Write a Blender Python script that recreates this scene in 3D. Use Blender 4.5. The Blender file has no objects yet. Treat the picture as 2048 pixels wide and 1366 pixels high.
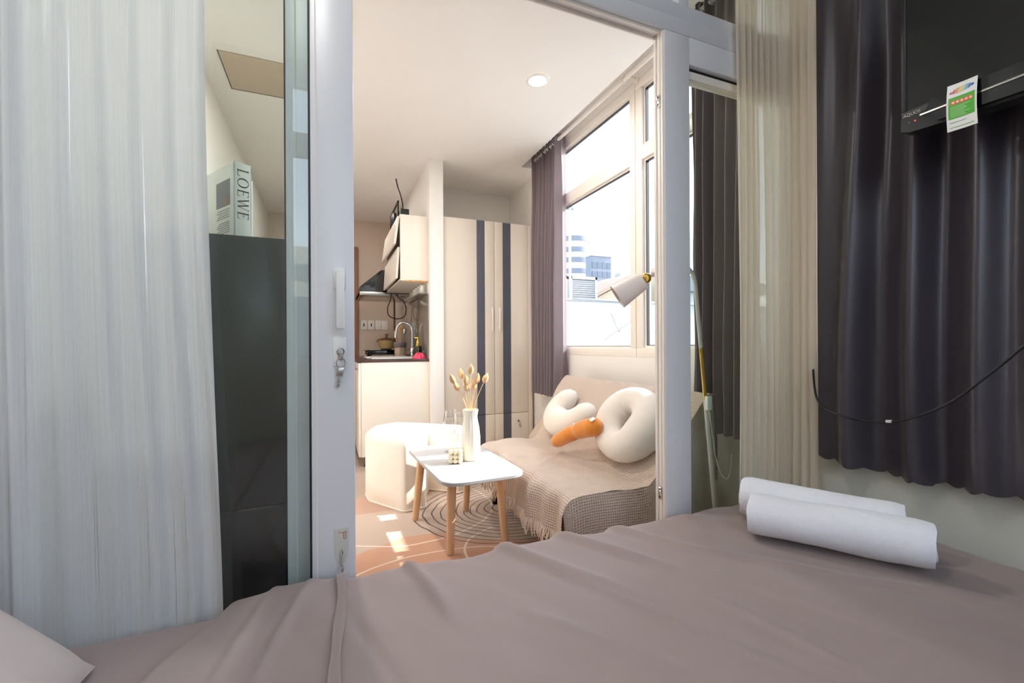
import bpy, bmesh, math, random
from mathutils import Vector, Matrix
import numpy as np

C = bpy.context.scene
COL = C.collection
PI = math.pi
rnd = random.Random(7)

# ------------------------------------------------------------------ camera
cam_d = bpy.data.cameras.new('camera')
cam_d.sensor_width = 36.0
cam_d.lens = 884.0 / 2048.0 * 36.0
cam_d.shift_y = 7.0 / 2048.0
cam_d.clip_start = 0.02
cam_d.clip_end = 500
cam = bpy.data.objects.new('camera', cam_d)
COL.objects.link(cam)
cam.matrix_world = (Matrix.Translation((0, 0, 1.0)) @ Matrix.Rotation(math.radians(-22.4), 4, 'Z')
                    @ Matrix.Rotation(math.radians(90), 4, 'X') @ Matrix.Rotation(math.radians(-0.3), 4, 'Z'))
C.camera = cam

# ------------------------------------------------------------------ world, sun, exposure
SUN_DIR = Vector((-1.0, 0.13, -0.665)).normalized()      # the way the light travels
w = bpy.data.worlds.new('sky')
C.world = w
w.use_nodes = True
nt = w.node_tree
bg = nt.nodes['Background']
sky = nt.nodes.new('ShaderNodeTexSky')
sky.sky_type = 'NISHITA'
sky.sun_disc = False
sky.sun_elevation = math.asin(-SUN_DIR.z)
sky.sun_rotation = math.radians(94)
sky.air_density = 1.0
sky.dust_density = 1.0
sky.ozone_density = 1.0
hs = nt.nodes.new('ShaderNodeHueSaturation')
hs.inputs['Saturation'].default_value = 0.55
nt.links.new(sky.outputs[0], hs.inputs['Color'])
nt.links.new(hs.outputs[0], bg.inputs[0])
bg.inputs[1].default_value = 0.85

sun_d = bpy.data.lights.new('sun', 'SUN')
sun_d.energy = 9.5
sun_d.angle = math.radians(0.6)
sun_d.color = (1.0, 0.965, 0.92)
sun = bpy.data.objects.new('sun', sun_d)
COL.objects.link(sun)
sun.rotation_euler = SUN_DIR.to_track_quat('-Z', 'Y').to_euler()
sun.location = (12, -1, 9)

C.view_settings.view_transform = 'Standard'
C.view_settings.look = 'None'
C.view_settings.gamma = 1.0
C.view_settings.use_curve_mapping = False
C.view_settings.exposure = 0.44
C.cycles.max_bounces = 10
C.cycles.diffuse_bounces = 6
C.cycles.transparent_max_bounces = 16
C.cycles.caustics_reflective = False
C.cycles.caustics_refractive = False
C.cycles.use_denoising = True
C.cycles.sample_clamp_indirect = 6.0
DOWNLIGHT_W = 11.5
BEDFILL_W = 4.4

# ------------------------------------------------------------------ helpers
def lin(c):
    def f(v):
        v /= 255.0
        return v / 12.92 if v <= 0.04045 else ((v + 0.055) / 1.055) ** 2.4
    return (f(c[0]), f(c[1]), f(c[2]), 1.0)

def node(t, kind, **kw):
    n = t.nodes.new(kind)
    for k, v in kw.items():
        if k in n.inputs:
            n.inputs[k].default_value = v
        else:
            setattr(n, k, v)
    return n

MATS = {}
def mat(name, rgb, rough=0.5, metal=0.0, var=None, bump=None, sheen=0.0, spec=0.5, coat=0.0, emit=None, trans=0.0, coord='Object', wave=None):
    """var=(scale, amount, (sx,sy,sz)); bump=(scale, strength, (sx,sy,sz)); wave=(scale, strength) woven fine relief from UV"""
    m = bpy.data.materials.new(name)
    m.use_nodes = True
    t = m.node_tree
    b = t.nodes['Principled BSDF']
    b.inputs['Base Color'].default_value = lin(rgb)
    b.inputs['Roughness'].default_value = rough
    b.inputs['Metallic'].default_value = metal
    b.inputs['Specular IOR Level'].default_value = spec
    b.inputs['Coat Weight'].default_value = coat
    if sheen:
        b.inputs['Sheen Weight'].default_value = sheen
        b.inputs['Sheen Roughness'].default_value = 0.4
    if emit:
        b.inputs['Emission Color'].default_value = lin(emit[0])
        b.inputs['Emission Strength'].default_value = emit[1]
    tc = t.nodes.new('ShaderNodeTexCoord')
    def tex(scale, stretch, detail=4):
        mp = node(t, 'ShaderNodeMapping')
        mp.inputs['Scale'].default_value = stretch
        t.links.new(tc.outputs[coord], mp.inputs['Vector'])
        n = node(t, 'ShaderNodeTexNoise', Scale=scale, Detail=detail)
        t.links.new(mp.outputs[0], n.inputs['Vector'])
        return n
    if var:
        n = tex(var[0], var[2] if len(var) > 2 else (1, 1, 1))
        mx = node(t, 'ShaderNodeMix', data_type='RGBA')
        a = var[1]
        mx.inputs[6].default_value = lin([max(0, c * (1 - a)) for c in rgb])
        mx.inputs[7].default_value = lin([min(255, c * (1 + a)) for c in rgb])
        t.links.new(n.outputs['Fac'], mx.inputs[0])
        t.links.new(mx.outputs[2], b.inputs['Base Color'])
    if bump:
        n = tex(bump[0], bump[2] if len(bump) > 2 else (1, 1, 1), 3)
        bp = node(t, 'ShaderNodeBump', Strength=bump[1], Distance=0.01)
        t.links.new(n.outputs['Fac'], bp.inputs['Height'])
        t.links.new(bp.outputs[0], b.inputs['Normal'])
    if wave:
        mp = node(t, 'ShaderNodeMapping')
        mp.inputs['Scale'].default_value = (wave[0], wave[0], wave[0])
        t.links.new(tc.outputs['UV'], mp.inputs['Vector'])
        w1 = node(t, 'ShaderNodeTexWave', Scale=1.0, bands_direction='X')
        w2 = node(t, 'ShaderNodeTexWave', Scale=1.0, bands_direction='Y')
        for q in (w1, w2):
            t.links.new(mp.outputs[0], q.inputs['Vector'])
        ad = node(t, 'ShaderNodeMath', operation='MAXIMUM')
        t.links.new(w1.outputs['Fac'], ad.inputs[0])
        t.links.new(w2.outputs['Fac'], ad.inputs[1])
        bp = node(t, 'ShaderNodeBump', Strength=wave[1], Distance=0.004)
        t.links.new(ad.outputs[0], bp.inputs['Height'])
        t.links.new(bp.outputs[0], b.inputs['Normal'])
        mx = node(t, 'ShaderNodeMix', data_type='RGBA')
        mx.inputs[6].default_value = lin([c * wave[2] for c in rgb])
        mx.inputs[7].default_value = lin(rgb)
        t.links.new(ad.outputs[0], mx.inputs[0])
        t.links.new(mx.outputs[2], b.inputs['Base Color'])
    MATS[name] = m
    return m

def glass_mat(name, tint, refl_ior=1.6, rough=0.0):
    m = bpy.data.materials.new(name)
    m.use_nodes = True
    t = m.node_tree
    t.nodes.remove(t.nodes['Principled BSDF'])
    out = t.nodes['Material Output']
    tr = node(t, 'ShaderNodeBsdfTransparent', Color=lin(tint))
    gl = node(t, 'ShaderNodeBsdfGlossy', Roughness=rough)
    # Schlick reflectance of one face, the same from both sides
    lw = node(t, 'ShaderNodeLayerWeight', Blend=0.5)
    pw = node(t, 'ShaderNodeMath', operation='POWER')
    t.links.new(lw.outputs['Facing'], pw.inputs[0]); pw.inputs[1].default_value = 5.0
    r0 = ((refl_ior - 1) / (refl_ior + 1)) ** 2
    fr = node(t, 'ShaderNodeMath', operation='MULTIPLY_ADD')
    t.links.new(pw.outputs[0], fr.inputs[0]); fr.inputs[1].default_value = 1 - r0; fr.inputs[2].default_value = r0
    mx = t.nodes.new('ShaderNodeMixShader')
    t.links.new(fr.outputs[0], mx.inputs[0])
    t.links.new(tr.outputs[0], mx.inputs[1])
    t.links.new(gl.outputs[0], mx.inputs[2])
    t.links.new(mx.outputs[0], out.inputs[0])
    MATS[name] = m
    return m

def sheer_mat(name, rgb, transl, holes, streak):
    """thin woven voile: diffuse + translucent, fine transparent weave, silvery yarn streaks"""
    m = bpy.data.materials.new(name)
    m.use_nodes = True
    t = m.node_tree
    t.nodes.remove(t.nodes['Principled BSDF'])
    out = t.nodes['Material Output']
    tc = t.nodes.new('ShaderNodeTexCoord')
    mp = node(t, 'ShaderNodeMapping')
    mp.inputs['Scale'].default_value = (260, 2.0, 1)
    t.links.new(tc.outputs['UV'], mp.inputs['Vector'])
    n = node(t, 'ShaderNodeTexNoise', Scale=1.0, Detail=2.0)
    t.links.new(mp.outputs[0], n.inputs['Vector'])
    mx = node(t, 'ShaderNodeMix', data_type='RGBA')
    mx.inputs[6].default_value = lin([c * 0.93 for c in rgb])
    mx.inputs[7].default_value = lin([min(255, c * 1.06) for c in rgb])
    t.links.new(n.outputs['Fac'], mx.inputs[0])
    bp = node(t, 'ShaderNodeBump', Strength=0.35, Distance=0.003)
    t.links.new(n.outputs['Fac'], bp.inputs['Height'])
    d = node(t, 'ShaderNodeBsdfDiffuse')
    l = node(t, 'ShaderNodeBsdfTranslucent')
    g = node(t, 'ShaderNodeBsdfGlossy', Roughness=0.28)
    g.inputs['Color'].default_value = (0.95, 0.96, 1, 1)
    tr = node(t, 'ShaderNodeBsdfTransparent')
    for q in (d, l):
        t.links.new(mx.outputs[2], q.inputs['Color'])
    for q in (d, l, g):
        t.links.new(bp.outputs[0], q.inputs['Normal'])
    m1 = t.nodes.new('ShaderNodeMixShader'); m1.inputs[0].default_value = transl
    t.links.new(d.outputs[0], m1.inputs[1]); t.links.new(l.outputs[0], m1.inputs[2])
    # lurex yarns: sparse narrow vertical threads that come and go
    mp2 = node(t, 'ShaderNodeMapping')
    mp2.inputs['Scale'].default_value = (95, 1.6, 1)
    t.links.new(tc.outputs['UV'], mp2.inputs['Vector'])
    n2 = node(t, 'ShaderNodeTexNoise', Scale=1.0, Detail=1.0)
    t.links.new(mp2.outputs[0], n2.inputs['Vector'])
    rp = node(t, 'ShaderNodeMapRange')
    rp.inputs[1].default_value = 0.66; rp.inputs[2].default_value = 0.72
    rp.inputs[3].default_value = 0.0; rp.inputs[4].default_value = streak
    t.links.new(n2.outputs['Fac'], rp.inputs[0])
    m2 = t.nodes.new('ShaderNodeMixShader')
    t.links.new(rp.outputs[0], m2.inputs[0])
    t.links.new(m1.outputs[0], m2.inputs[1]); t.links.new(g.outputs[0], m2.inputs[2])
    m3 = t.nodes.new('ShaderNodeMixShader'); m3.inputs[0].default_value = holes
    t.links.new(m2.outputs[0], m3.inputs[1]); t.links.new(tr.outputs[0], m3.inputs[2])
    t.links.new(m3.outputs[0], out.inputs[0])
    MATS[name] = m
    return m

class MB:
    """collects vertices, faces and uv of one mesh (world coordinates)"""
    def __init__(s):
        s.v = []; s.f = []; s.uv = {}; s.sm = []
    def add(s, vs, fs, smooth=False, uvs=None):
        o = len(s.v)
        s.v += [tuple(p) for p in vs]
        for i, f in enumerate(fs):
            if uvs is not None:
                s.uv[len(s.f)] = [uvs[k] for k in f]
            s.f.append([o + k for k in f]); s.sm.append(smooth)
        return s
    def box(s, x0, x1, y0, y1, z0, z1, r=0.0, M=None, seg=2):
        bm = bmesh.new()
        bmesh.ops.create_cube(bm, size=1)
        for v in bm.verts:
            v.co = Vector(((x0 + x1) / 2 + v.co.x * (x1 - x0), (y0 + y1) / 2 + v.co.y * (y1 - y0), (z0 + z1) / 2 + v.co.z * (z1 - z0)))
        if r > 0:
            bmesh.ops.bevel(bm, geom=list(bm.edges), offset=r, segments=seg, profile=0.5, affect='EDGES')
        if M is not None:
            bm.transform(M)
        bm.verts.index_update()
        s.add([v.co[:] for v in bm.verts], [[v.index for v in f.verts] for f in bm.faces], r > 0)
        bm.free()
        return s
    def tube(s, pts, rad, seg=10, cap=True, squash=None, closed=False):
        pts = [Vector(p) for p in pts]
        n = len(pts)
        rads = rad if isinstance(rad, (list, tuple)) else [rad] * n
        tg = []
        for i in range(n):
            if closed:
                a, b = pts[(i - 1) % n], pts[(i + 1) % n]
            else:
                a, b = pts[max(0, i - 1)], pts[min(n - 1, i + 1)]
            tg.append((b - a).normalized())
        u = tg[0].cross(Vector((0, 0, 1)))
        if u.length < 1e-3:
            u = tg[0].cross(Vector((1, 0, 0)))
        u.normalize()
        vs = []; fs = []
        for i in range(n):
            u = (u - tg[i] * u.dot(tg[i])).normalized()
            vv = tg[i].cross(u)
            for k in range(seg):
                a = 2 * PI * k / seg
                q = u * math.cos(a) * rads[i] + vv * math.sin(a) * rads[i]
                if squash is not None:
                    ax, fct = squash
                    q = q - ax * q.dot(ax) * (1 - fct)
                vs.append(pts[i] + q)
        m = n if closed else n - 1
        for i in range(m):
            for k in range(seg):
                a, b = i * seg + k, i * seg + (k + 1) % seg
                c, d = ((i + 1) % n) * seg + (k + 1) % seg, ((i + 1) % n) * seg + k
                fs.append([a, b, c, d])
        if cap and not closed:
            fs.append(list(range(seg))[::-1]); fs.append([(n - 1) * seg + k for k in range(seg)])
        return s.add(vs, fs, True)
    def lathe(s, prof, c, seg=24, M=None, flute=0, fl=0.0):
        vs = []; fs = []
        for r, z in prof:
            for k in range(seg):
                a = 2 * PI * k / seg
                rr = r * (1 + fl * math.cos(flute * a)) if flute else r
                p = Vector((rr * math.cos(a), rr * math.sin(a), z))
                if M is not None:
                    p = M @ p
                vs.append(p + Vector(c))
        for i in range(len(prof) - 1):
            for k in range(seg):
                a, b = i * seg + k, i * seg + (k + 1) % seg
                fs.append([a, b, b + seg, a + seg])
        if prof[0][0] > 1e-5:
            fs.append(list(range(seg))[::-1])
        if prof[-1][0] > 1e-5:
            fs.append([(len(prof) - 1) * seg + k for k in range(seg)])
        return s.add(vs, fs, True)
    def prism(s, poly, z0, z1, M=None, axis='z'):
        n = len(poly)
        def mk(p, z):
            if axis == 'z': q = (p[0], p[1], z)
            elif axis == 'x': q = (z, p[0], p[1])
            else: q = (p[0], z, p[1])
            q = Vector(q)
            return M @ q if M is not None else q
        vs = [mk(p, z0) for p in poly] + [mk(p, z1) for p in poly]
        fs = [list(range(n))[::-1], [n + k for k in range(n)]]
        for k in range(n):
            fs.append([k, (k + 1) % n, n + (k + 1) % n, n + k])
        return s.add(vs, fs, False)
    def grid(s, fn, nu, nv, uvs=1.0, closed_u=False):
        vs = []; uv = []; fs = []
        for j in range(nv + 1):
            for i in range(nu + 1):
                r = fn(i / nu, j / nv)
                vs.append(r[:3])
                uv.append((r[3], r[4]) if len(r) > 3 else (i / nu, j / nv))
        for j in range(nv):
            for i in range(nu):
                a = j * (nu + 1) + i
                fs.append([a, a + 1, a + nu + 2, a + nu + 1])
        return s.add(vs, fs, True, uv)
    def sphere(s, c, r, seg=12, rings=8, sq=(1, 1, 1), M=None):
        prof = [(max(1e-6, r * math.sin(PI * i / rings)), -r * math.cos(PI * i / rings)) for i in range(rings + 1)]
        MM = Matrix.Diagonal((sq[0], sq[1], sq[2], 1))
        if M is not None:
            MM = M @ MM
        return s.lathe(prof, c, seg, MM)

ORG = {}
def build(name, mb, m, parent=None, sharp=35, loc=None):
    """link the collected shape as ONE mesh object; parts keep the origin of their thing"""
    o0 = Vector(loc) if loc is not None else (ORG.get(parent.name, Vector((0, 0, 0))) if parent is not None else Vector((0, 0, 0)))
    me = bpy.data.meshes.new(name)
    me.from_pydata([(p[0] - o0.x, p[1] - o0.y, p[2] - o0.z) for p in mb.v], [], mb.f)
    if mb.uv:
        ul = me.uv_layers.new(name='UVMap')
        for p in me.polygons:
            if p.index in mb.uv:
                for li, u in zip(p.loop_indices, mb.uv[p.index]):
                    ul.data[li].uv = u
    me.polygons.foreach_set('use_smooth', mb.sm)
    me.validate()
    bm = bmesh.new(); bm.from_mesh(me)
    bmesh.ops.recalc_face_normals(bm, faces=bm.faces)
    bm.to_mesh(me); bm.free()
    if sharp and any(mb.sm):
        me.set_sharp_from_angle(angle=math.radians(sharp))
    me.materials.append(MATS[m] if isinstance(m, str) else m)
    o = bpy.data.objects.new(name, me)
    COL.objects.link(o)
    if parent is not None:
        o.parent = parent
    else:
        o.location = o0
    ORG[o.name] = o0
    return o

def tag(o, label, cat, group=None):
    o['label'] = label; o['category'] = cat
    if group: o['group'] = group
    return o

def thing(name, label, cat, loc, group=None):
    o = bpy.data.objects.new(name, None)
    o.empty_display_size = 0.05
    COL.objects.link(o)
    o.location = loc
    ORG[o.name] = Vector(loc)
    return tag(o, label, cat, group)

def solo(name, mb, m, loc, label, cat, group=None, sharp=35):
    return tag(build(name, mb, m, None, sharp, loc), label, cat, group)

def struct(name, mb=None, m=None, parent=None, loc=(0, 0, 0)):
    if mb is None:
        o = bpy.data.objects.new(name, None); o.empty_display_size = 0.1
        COL.objects.link(o); o.location = loc; ORG[o.name] = Vector(loc)
    else:
        o = build(name, mb, m, parent)
    if parent is None:
        o['kind'] = 'structure'
    return o

def B(*a, **k):
    return MB().box(*a, **k)

def smooth(a, b, x):
    t = min(1.0, max(0.0, (x - a) / (b - a)))
    return t * t * (3 - 2 * t)

def vnoise(x, y, seed=0):
    def h(i, j):
        n = (i * 374761393 + j * 668265263 + seed * 974634777) & 0xffffffff
        n = ((n ^ (n >> 13)) * 1274126177) & 0xffffffff
        return ((n ^ (n >> 16)) & 0xffff) / 65535.0
    i, j = math.floor(x), math.floor(y)
    fx, fy = x - i, y - j
    fx = fx * fx * (3 - 2 * fx); fy = fy * fy * (3 - 2 * fy)
    a = h(i, j) * (1 - fx) + h(i + 1, j) * fx
    b = h(i, j + 1) * (1 - fx) + h(i + 1, j + 1) * fx
    return (a * (1 - fy) + b * fy) * 2 - 1

def chaikin(poly, n=2):
    for _ in range(n):
        q = []
        for i in range(len(poly)):
            a, b = poly[i], poly[(i + 1) % len(poly)]
            q.append((a[0] * .75 + b[0] * .25, a[1] * .75 + b[1] * .25))
            q.append((a[0] * .25 + b[0] * .75, a[1] * .25 + b[1] * .75))
        poly = q
    return poly

def spline(pts, n=8):
    """Catmull-Rom through the points"""
    P = [Vector(p) for p in pts]
    out = []
    for i in range(len(P) - 1):
        p0 = P[max(0, i - 1)]; p1 = P[i]; p2 = P[i + 1]; p3 = P[min(len(P) - 1, i + 2)]
        for k in range(n):
            t = k / n
            out.append(0.5 * ((2 * p1) + (p2 - p0) * t + (2 * p0 - 5 * p1 + 4 * p2 - p3) * t * t + (3 * p1 - p0 - 3 * p2 + p3) * t ** 3))
    out.append(P[-1])
    return out

def text_mesh(body, size, M, depth=0.0006, shear=0.0):
    cu = bpy.data.curves.new('lettering', 'FONT')
    cu.body = body; cu.size = size; cu.shear = shear; cu.extrude = depth / 2
    cu.align_x = 'CENTER'; cu.align_y = 'CENTER'; cu.resolution_u = 3
    o = bpy.data.objects.new('lettering', cu)
    COL.objects.link(o)
    dg = bpy.context.evaluated_depsgraph_get()
    me = o.evaluated_get(dg).to_mesh()
    mb = MB().add([M @ v.co for v in me.vertices], [list(p.vertices) for p in me.polygons])
    o.evaluated_get(dg).to_mesh_clear()
    bpy.data.objects.remove(o); bpy.data.curves.remove(cu)
    return mb

# ------------------------------------------------------------------ materials
mat('wall_paint', (236, 231, 225), 0.75, var=(1.5, 0.02), bump=(60, 0.05))
mat('ceiling_paint', (246, 243, 240), 0.8, var=(1.2, 0.015), bump=(80, 0.03))
mat('bedroom_wall', (214, 213, 204), 0.75, var=(2.0, 0.03), bump=(60, 0.05))
mat('upvc', (226, 226, 230), 0.32, var=(3, 0.015), bump=(30, 0.02))
mat('upvc_window', (240, 232, 222), 0.35, var=(3, 0.015))
mat('gasket', (22, 22, 26), 0.5, var=(20, 0.1))
glass_mat('glass_door', (246, 250, 248), 1.62)
glass_mat('glass_fixed', (238, 245, 241), 1.5)
glass_mat('glass_window', (248, 250, 250), 1.45)
mat('floor_tile', (190, 172, 158), 0.35, var=(2.2, 0.06), bump=(40, 0.02))
mat('grout', (140, 128, 118), 0.8, var=(30, 0.05))
mat('concrete_floor', (150, 140, 132), 0.7, var=(4, 0.05))
sheer_mat('sheer_white', (244, 245, 247), 0.42, 0.03, 0.55)
sheer_mat('sheer_cream', (242, 230, 214), 0.5, 0.04, 0.0)
mat('satin_dark', (54, 46, 55), 0.38, sheen=0.15, spec=0.7, var=(6, 0.08, (1, 1, 0.1)), bump=(160, 0.05))
mat('curtain_mauve', (122, 108, 112), 0.75, sheen=0.3, var=(5, 0.06, (1, 1, 0.1)), bump=(200, 0.06))
mat('duvet_cotton', (149, 133, 129), 0.75, sheen=0.25, var=(5, 0.03), bump=(420, 0.06))
mat('pillow_cotton', (206, 192, 186), 0.8, sheen=0.2, var=(8, 0.03), bump=(380, 0.08))
mat('sheet_cotton', (164, 146, 143), 0.78, sheen=0.2, var=(6, 0.03), bump=(380, 0.06))
mat('terry_white', (236, 236, 242), 0.95, sheen=0.5, var=(60, 0.02), bump=(520, 0.35))
mat('oak_dark', (92, 70, 56), 0.5, var=(6, 0.12, (1, 12, 1)))
mat('beech', (226, 184, 140), 0.45, var=(9, 0.09, (6, 6, 0.6)), bump=(60, 0.04, (6, 6, .6)))
mat('table_white', (184, 183, 183), 0.35, var=(4, 0.01))
mat('leather_white', (244, 236, 224), 0.6, var=(10, 0.015), bump=(180, 0.08))
mat('throw', (220, 198, 180), 0.92, sheen=0.2, wave=(1.0, 0.9, 0.74))
mat('fringe', (232, 216, 198), 0.95, var=(40, 0.06))
mat('sofa_fabric', (186, 166, 148), 0.9, var=(30, 0.06), bump=(200, 0.1))
mat('black_metal', (30, 28, 28), 0.4, 0.6, var=(20, 0.1))
mat('plush_cream', (226, 217, 205), 0.95, sheen=0.6, var=(30, 0.02), bump=(300, 0.25))
mat('plush_orange', (222, 138, 52), 0.95, sheen=0.5, var=(30, 0.08), bump=(260, 0.3))
mat('ceramic_white', (242, 234, 220), 0.4, var=(10, 0.01))
mat('wax_cream', (238, 226, 196), 0.55, var=(20, 0.03))
mat('straw', (226, 190, 134), 0.85, var=(40, 0.12))
mat('bunny_tail', (224, 180, 126), 0.95, sheen=0.8, var=(60, 0.12), bump=(300, 0.8))
mat('wardrobe_cream', (224, 211, 196), 0.45, var=(2, 0.02))
mat('stripe_grey', (82, 84, 94), 0.45, var=(6, 0.06))
mat('steel', (190, 188, 184), 0.25, 1.0, var=(20, 0.05))
mat('chrome', (225, 225, 225), 0.08, 1.0, var=(10, 0.02))
mat('brass', (214, 176, 92), 0.25, 1.0, var=(10, 0.04))
mat('lamp_paint', (222, 210, 204), 0.5, var=(8, 0.02))
mat('cabinet_white', (232, 223, 211), 0.4, var=(2, 0.015))
mat('counter_dark', (70, 52, 48), 0.25, var=(30, 0.3))
mat('backsplash_glass', (130, 126, 118), 0.08, var=(2, 0.04), coat=0.5)
mat('kitchen_wall', (214, 196, 180), 0.3, var=(2, 0.02))
mat('chipboard', (196, 140, 84), 0.9, var=(90, 0.35))
mat('black_gloss', (16, 16, 18), 0.12, var=(6, 0.1), coat=0.5)
mat('black_plastic', (26, 26, 28), 0.45, var=(20, 0.1))
mat('tv_screen', (18, 18, 17), 0.24, var=(3, 0.05))
mat('fridge_dark', (20, 27, 34), 0.22, var=(3, 0.1), spec=0.35)
mat('fridge_side', (84, 82, 80), 0.4, var=(6, 0.05))
mat('hatch_taupe', (196, 178, 160), 0.7, var=(3, 0.02))
mat('dark_joint', (88, 76, 66), 0.8, var=(10, 0.05))
mat('book_white', (232, 234, 230), 0.5, var=(12, 0.015))
mat('book_ink', (34, 36, 42), 0.6, var=(20, 0.05))
mat('paper', (244, 240, 230), 0.8, var=(30, 0.03))
mat('pot_tan', (204, 176, 120), 0.4, var=(6, 0.04))
mat('wood_brown', (126, 84, 60), 0.5, var=(8, 0.12, (8, 8, .6)))
mat('pink_cloth', (236, 82, 112), 0.9, var=(20, 0.1))
mat('spoon_wood', (196, 156, 116), 0.6, var=(20, 0.1, (4, 4, .5)))
mat('holder_beige', (206, 180, 160), 0.6, var=(10, 0.04))
mat('gold_plastic', (214, 178, 90), 0.3, 0.8, var=(10, 0.05))
glass_mat('clear_glass', (254, 254, 254), 2.0)
mat('light_diffuser', (255, 250, 240), 0.5, emit=((255, 244, 226), 9.0), var=(5, 0.01))
mat('white_plastic', (240, 238, 234), 0.35, var=(10, 0.01))
mat('clear_plastic', (206, 206, 196), 0.25, var=(10, 0.03))
mat('red_ink', (176, 70, 50), 0.6, var=(30, 0.1))
mat('label_green', (84, 178, 60), 0.4, var=(10, 0.03))
mat('label_orange', (232, 112, 66), 0.4, var=(10, 0.03))
mat('label_pale_green', (188, 226, 164), 0.4, var=(10, 0.03))
for i, c in enumerate([(206, 50, 74), (222, 96, 96), (236, 160, 120), (240, 214, 140), (214, 224, 176), (140, 196, 214), (70, 130, 196), (44, 84, 160)]):
    mat('fan_%d' % i, c, 0.4, var=(10, 0.02))
mat('red_led', (255, 60, 40), 0.4, emit=((255, 60, 40), 3.0), var=(5, 0.02))
mat('door_wood', (150, 106, 80), 0.5, var=(5, 0.12, (8, 8, .5)))
mat('parapet_paint', (172, 173, 174), 0.85, var=(1.6, 0.14), bump=(6, 0.3))
mat('city_white', (178, 181, 186), 0.8, var=(1, 0.04))
mat('city_grey', (104, 114, 130), 0.6, var=(0.6, 0.06))
mat('city_glass', (70, 84, 104), 0.25, var=(0.4, 0.2))
mat('roof_brown', (150, 130, 116), 0.8, var=(3, 0.1))
mat('gable_cream', (186, 172, 152), 0.8, var=(2, 0.05))
mat('facade_cream', (236, 222, 196), 0.8, var=(1, 0.04))
mat('ground_grey', (170, 168, 164), 0.9, var=(0.3, 0.08))

# rug: taupe pile, thin dark rings, terracotta field and pale arcs (the woven design itself)
def rug_material():
    m = bpy.data.materials.new('rug_pile'); m.use_nodes = True
    t = m.node_tree; b = t.nodes['Principled BSDF']
    b.inputs['Roughness'].default_value = 0.95
    b.inputs['Sheen Weight'].default_value = 0.3
    tc = t.nodes.new('ShaderNodeTexCoord')
    sx = t.nodes.new('ShaderNodeSeparateXYZ')
    ns = node(t, 'ShaderNodeTexNoise', Scale=3.2, Detail=2.0)
    t.links.new(tc.outputs['Object'], ns.inputs['Vector'])
    t.links.new(tc.outputs['Object'], sx.inputs[0])
    def mth(op, a, bb=None):
        n = node(t, 'ShaderNodeMath', operation=op)
        for i, q in enumerate((a, bb)):
            if q is None: continue
            if isinstance(q, (int, float)): n.inputs[i].default_value = q
            else: t.links.new(q, n.inputs[i])
        return n.outputs[0]
    X, Y = sx.outputs[0], sx.outputs[1]
    wob = mth('MULTIPLY', mth('SUBTRACT', ns.outputs['Fac'], 0.5), 0.10)
    def rad(cx, cy, ky, wobble):
        dx = mth('SUBTRACT', X, cx); dy = mth('MULTIPLY', mth('SUBTRACT', Y, cy), ky)
        d = mth('SQRT', mth('ADD', mth('MULTIPLY', dx, dx), mth('MULTIPLY', dy, dy)))
        return mth('ADD', d, mth('MULTIPLY', wob, wobble))
    d = rad(0.98, 1.12, 1.28, 1.0)
    cyc = mth('FRACT', mth('DIVIDE', d, 0.049))
    line = mth('MULTIPLY', mth('LESS_THAN', cyc, 0.16), mth('LESS_THAN', d, 0.645))
    e = rad(0.36, 0.30, 0.97, 0.8)
    terra = mth('MULTIPLY', mth('LESS_THAN', e, 0.615), mth('GREATER_THAN', d, 0.60))
    terra2 = mth('MULTIPLY', mth('GREATER_THAN', rad(1.0, 1.1, 1.1, 1.0), 0.69), mth('GREATER_THAN', Y, 1.35))
    def arc(cx, cy, ky, r, wd):
        return mth('LESS_THAN', mth('ABSOLUTE', mth('SUBTRACT', rad(cx, cy, ky, 0.5), r)), wd)
    arcs = mth('MAXIMUM', arc(0.32, 1.35, 1.0, 0.52, 0.006), mth('MAXIMUM', arc(0.85, 0.62, 1.3, 0.36, 0.006), arc(0.35, 0.2, 1.2, 0.62, 0.005)))
    def mix(f, a, col):
        n = node(t, 'ShaderNodeMix', data_type='RGBA')
        t.links.new(f, n.inputs[0])
        if isinstance(a, tuple): n.inputs[6].default_value = a
        else: t.links.new(a, n.inputs[6])
        n.inputs[7].default_value = col
        return n.outputs[2]
    n3 = node(t, 'ShaderNodeTexNoise', Scale=9.0, Detail=5.0)
    t.links.new(tc.outputs['Object'], n3.inputs['Vector'])
    base = mix(mth('MULTIPLY', n3.outputs['Fac'], 0.5), lin((196, 172, 154)), lin((208, 188, 172)))
    tb = mix(mth('MULTIPLY', terra, mth('ADD', mth('MULTIPLY', n3.outputs['Fac'], 0.8), 0.4)), base, lin((206, 146, 112)))
    tb = mix(mth('MULTIPLY', terra2, 0.7), tb, lin((190, 138, 110)))
    tb = mix(mth('MULTIPLY', arcs, 0.85), tb, lin((240, 224, 204)))
    tb = mix(line, tb, lin((58, 46, 45)))
    t.links.new(tb, b.inputs['Base Color'])
    n2 = node(t, 'ShaderNodeTexNoise', Scale=420.0, Detail=2.0)
    t.links.new(tc.outputs['Object'], n2.inputs['Vector'])
    bp = node(t, 'ShaderNodeBump', Strength=0.3, Distance=0.004)
    t.links.new(n2.outputs['Fac'], bp.inputs['Height']); t.links.new(bp.outputs[0], b.inputs['Normal'])
    MATS['rug_pile'] = m
rug_material()

# ------------------------------------------------------------------ the setting
YP = 1.27           # bedroom face of the glazed partition
XR = 1.80           # inner face of the right wall, both rooms
XL = -0.67          # left wall of the living room
YB = 5.95           # kitchen back wall
ZC = 2.60           # living room ceiling
ZB = 2.95           # bedroom ceiling
YR = -0.75          # rear bedroom wall

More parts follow.
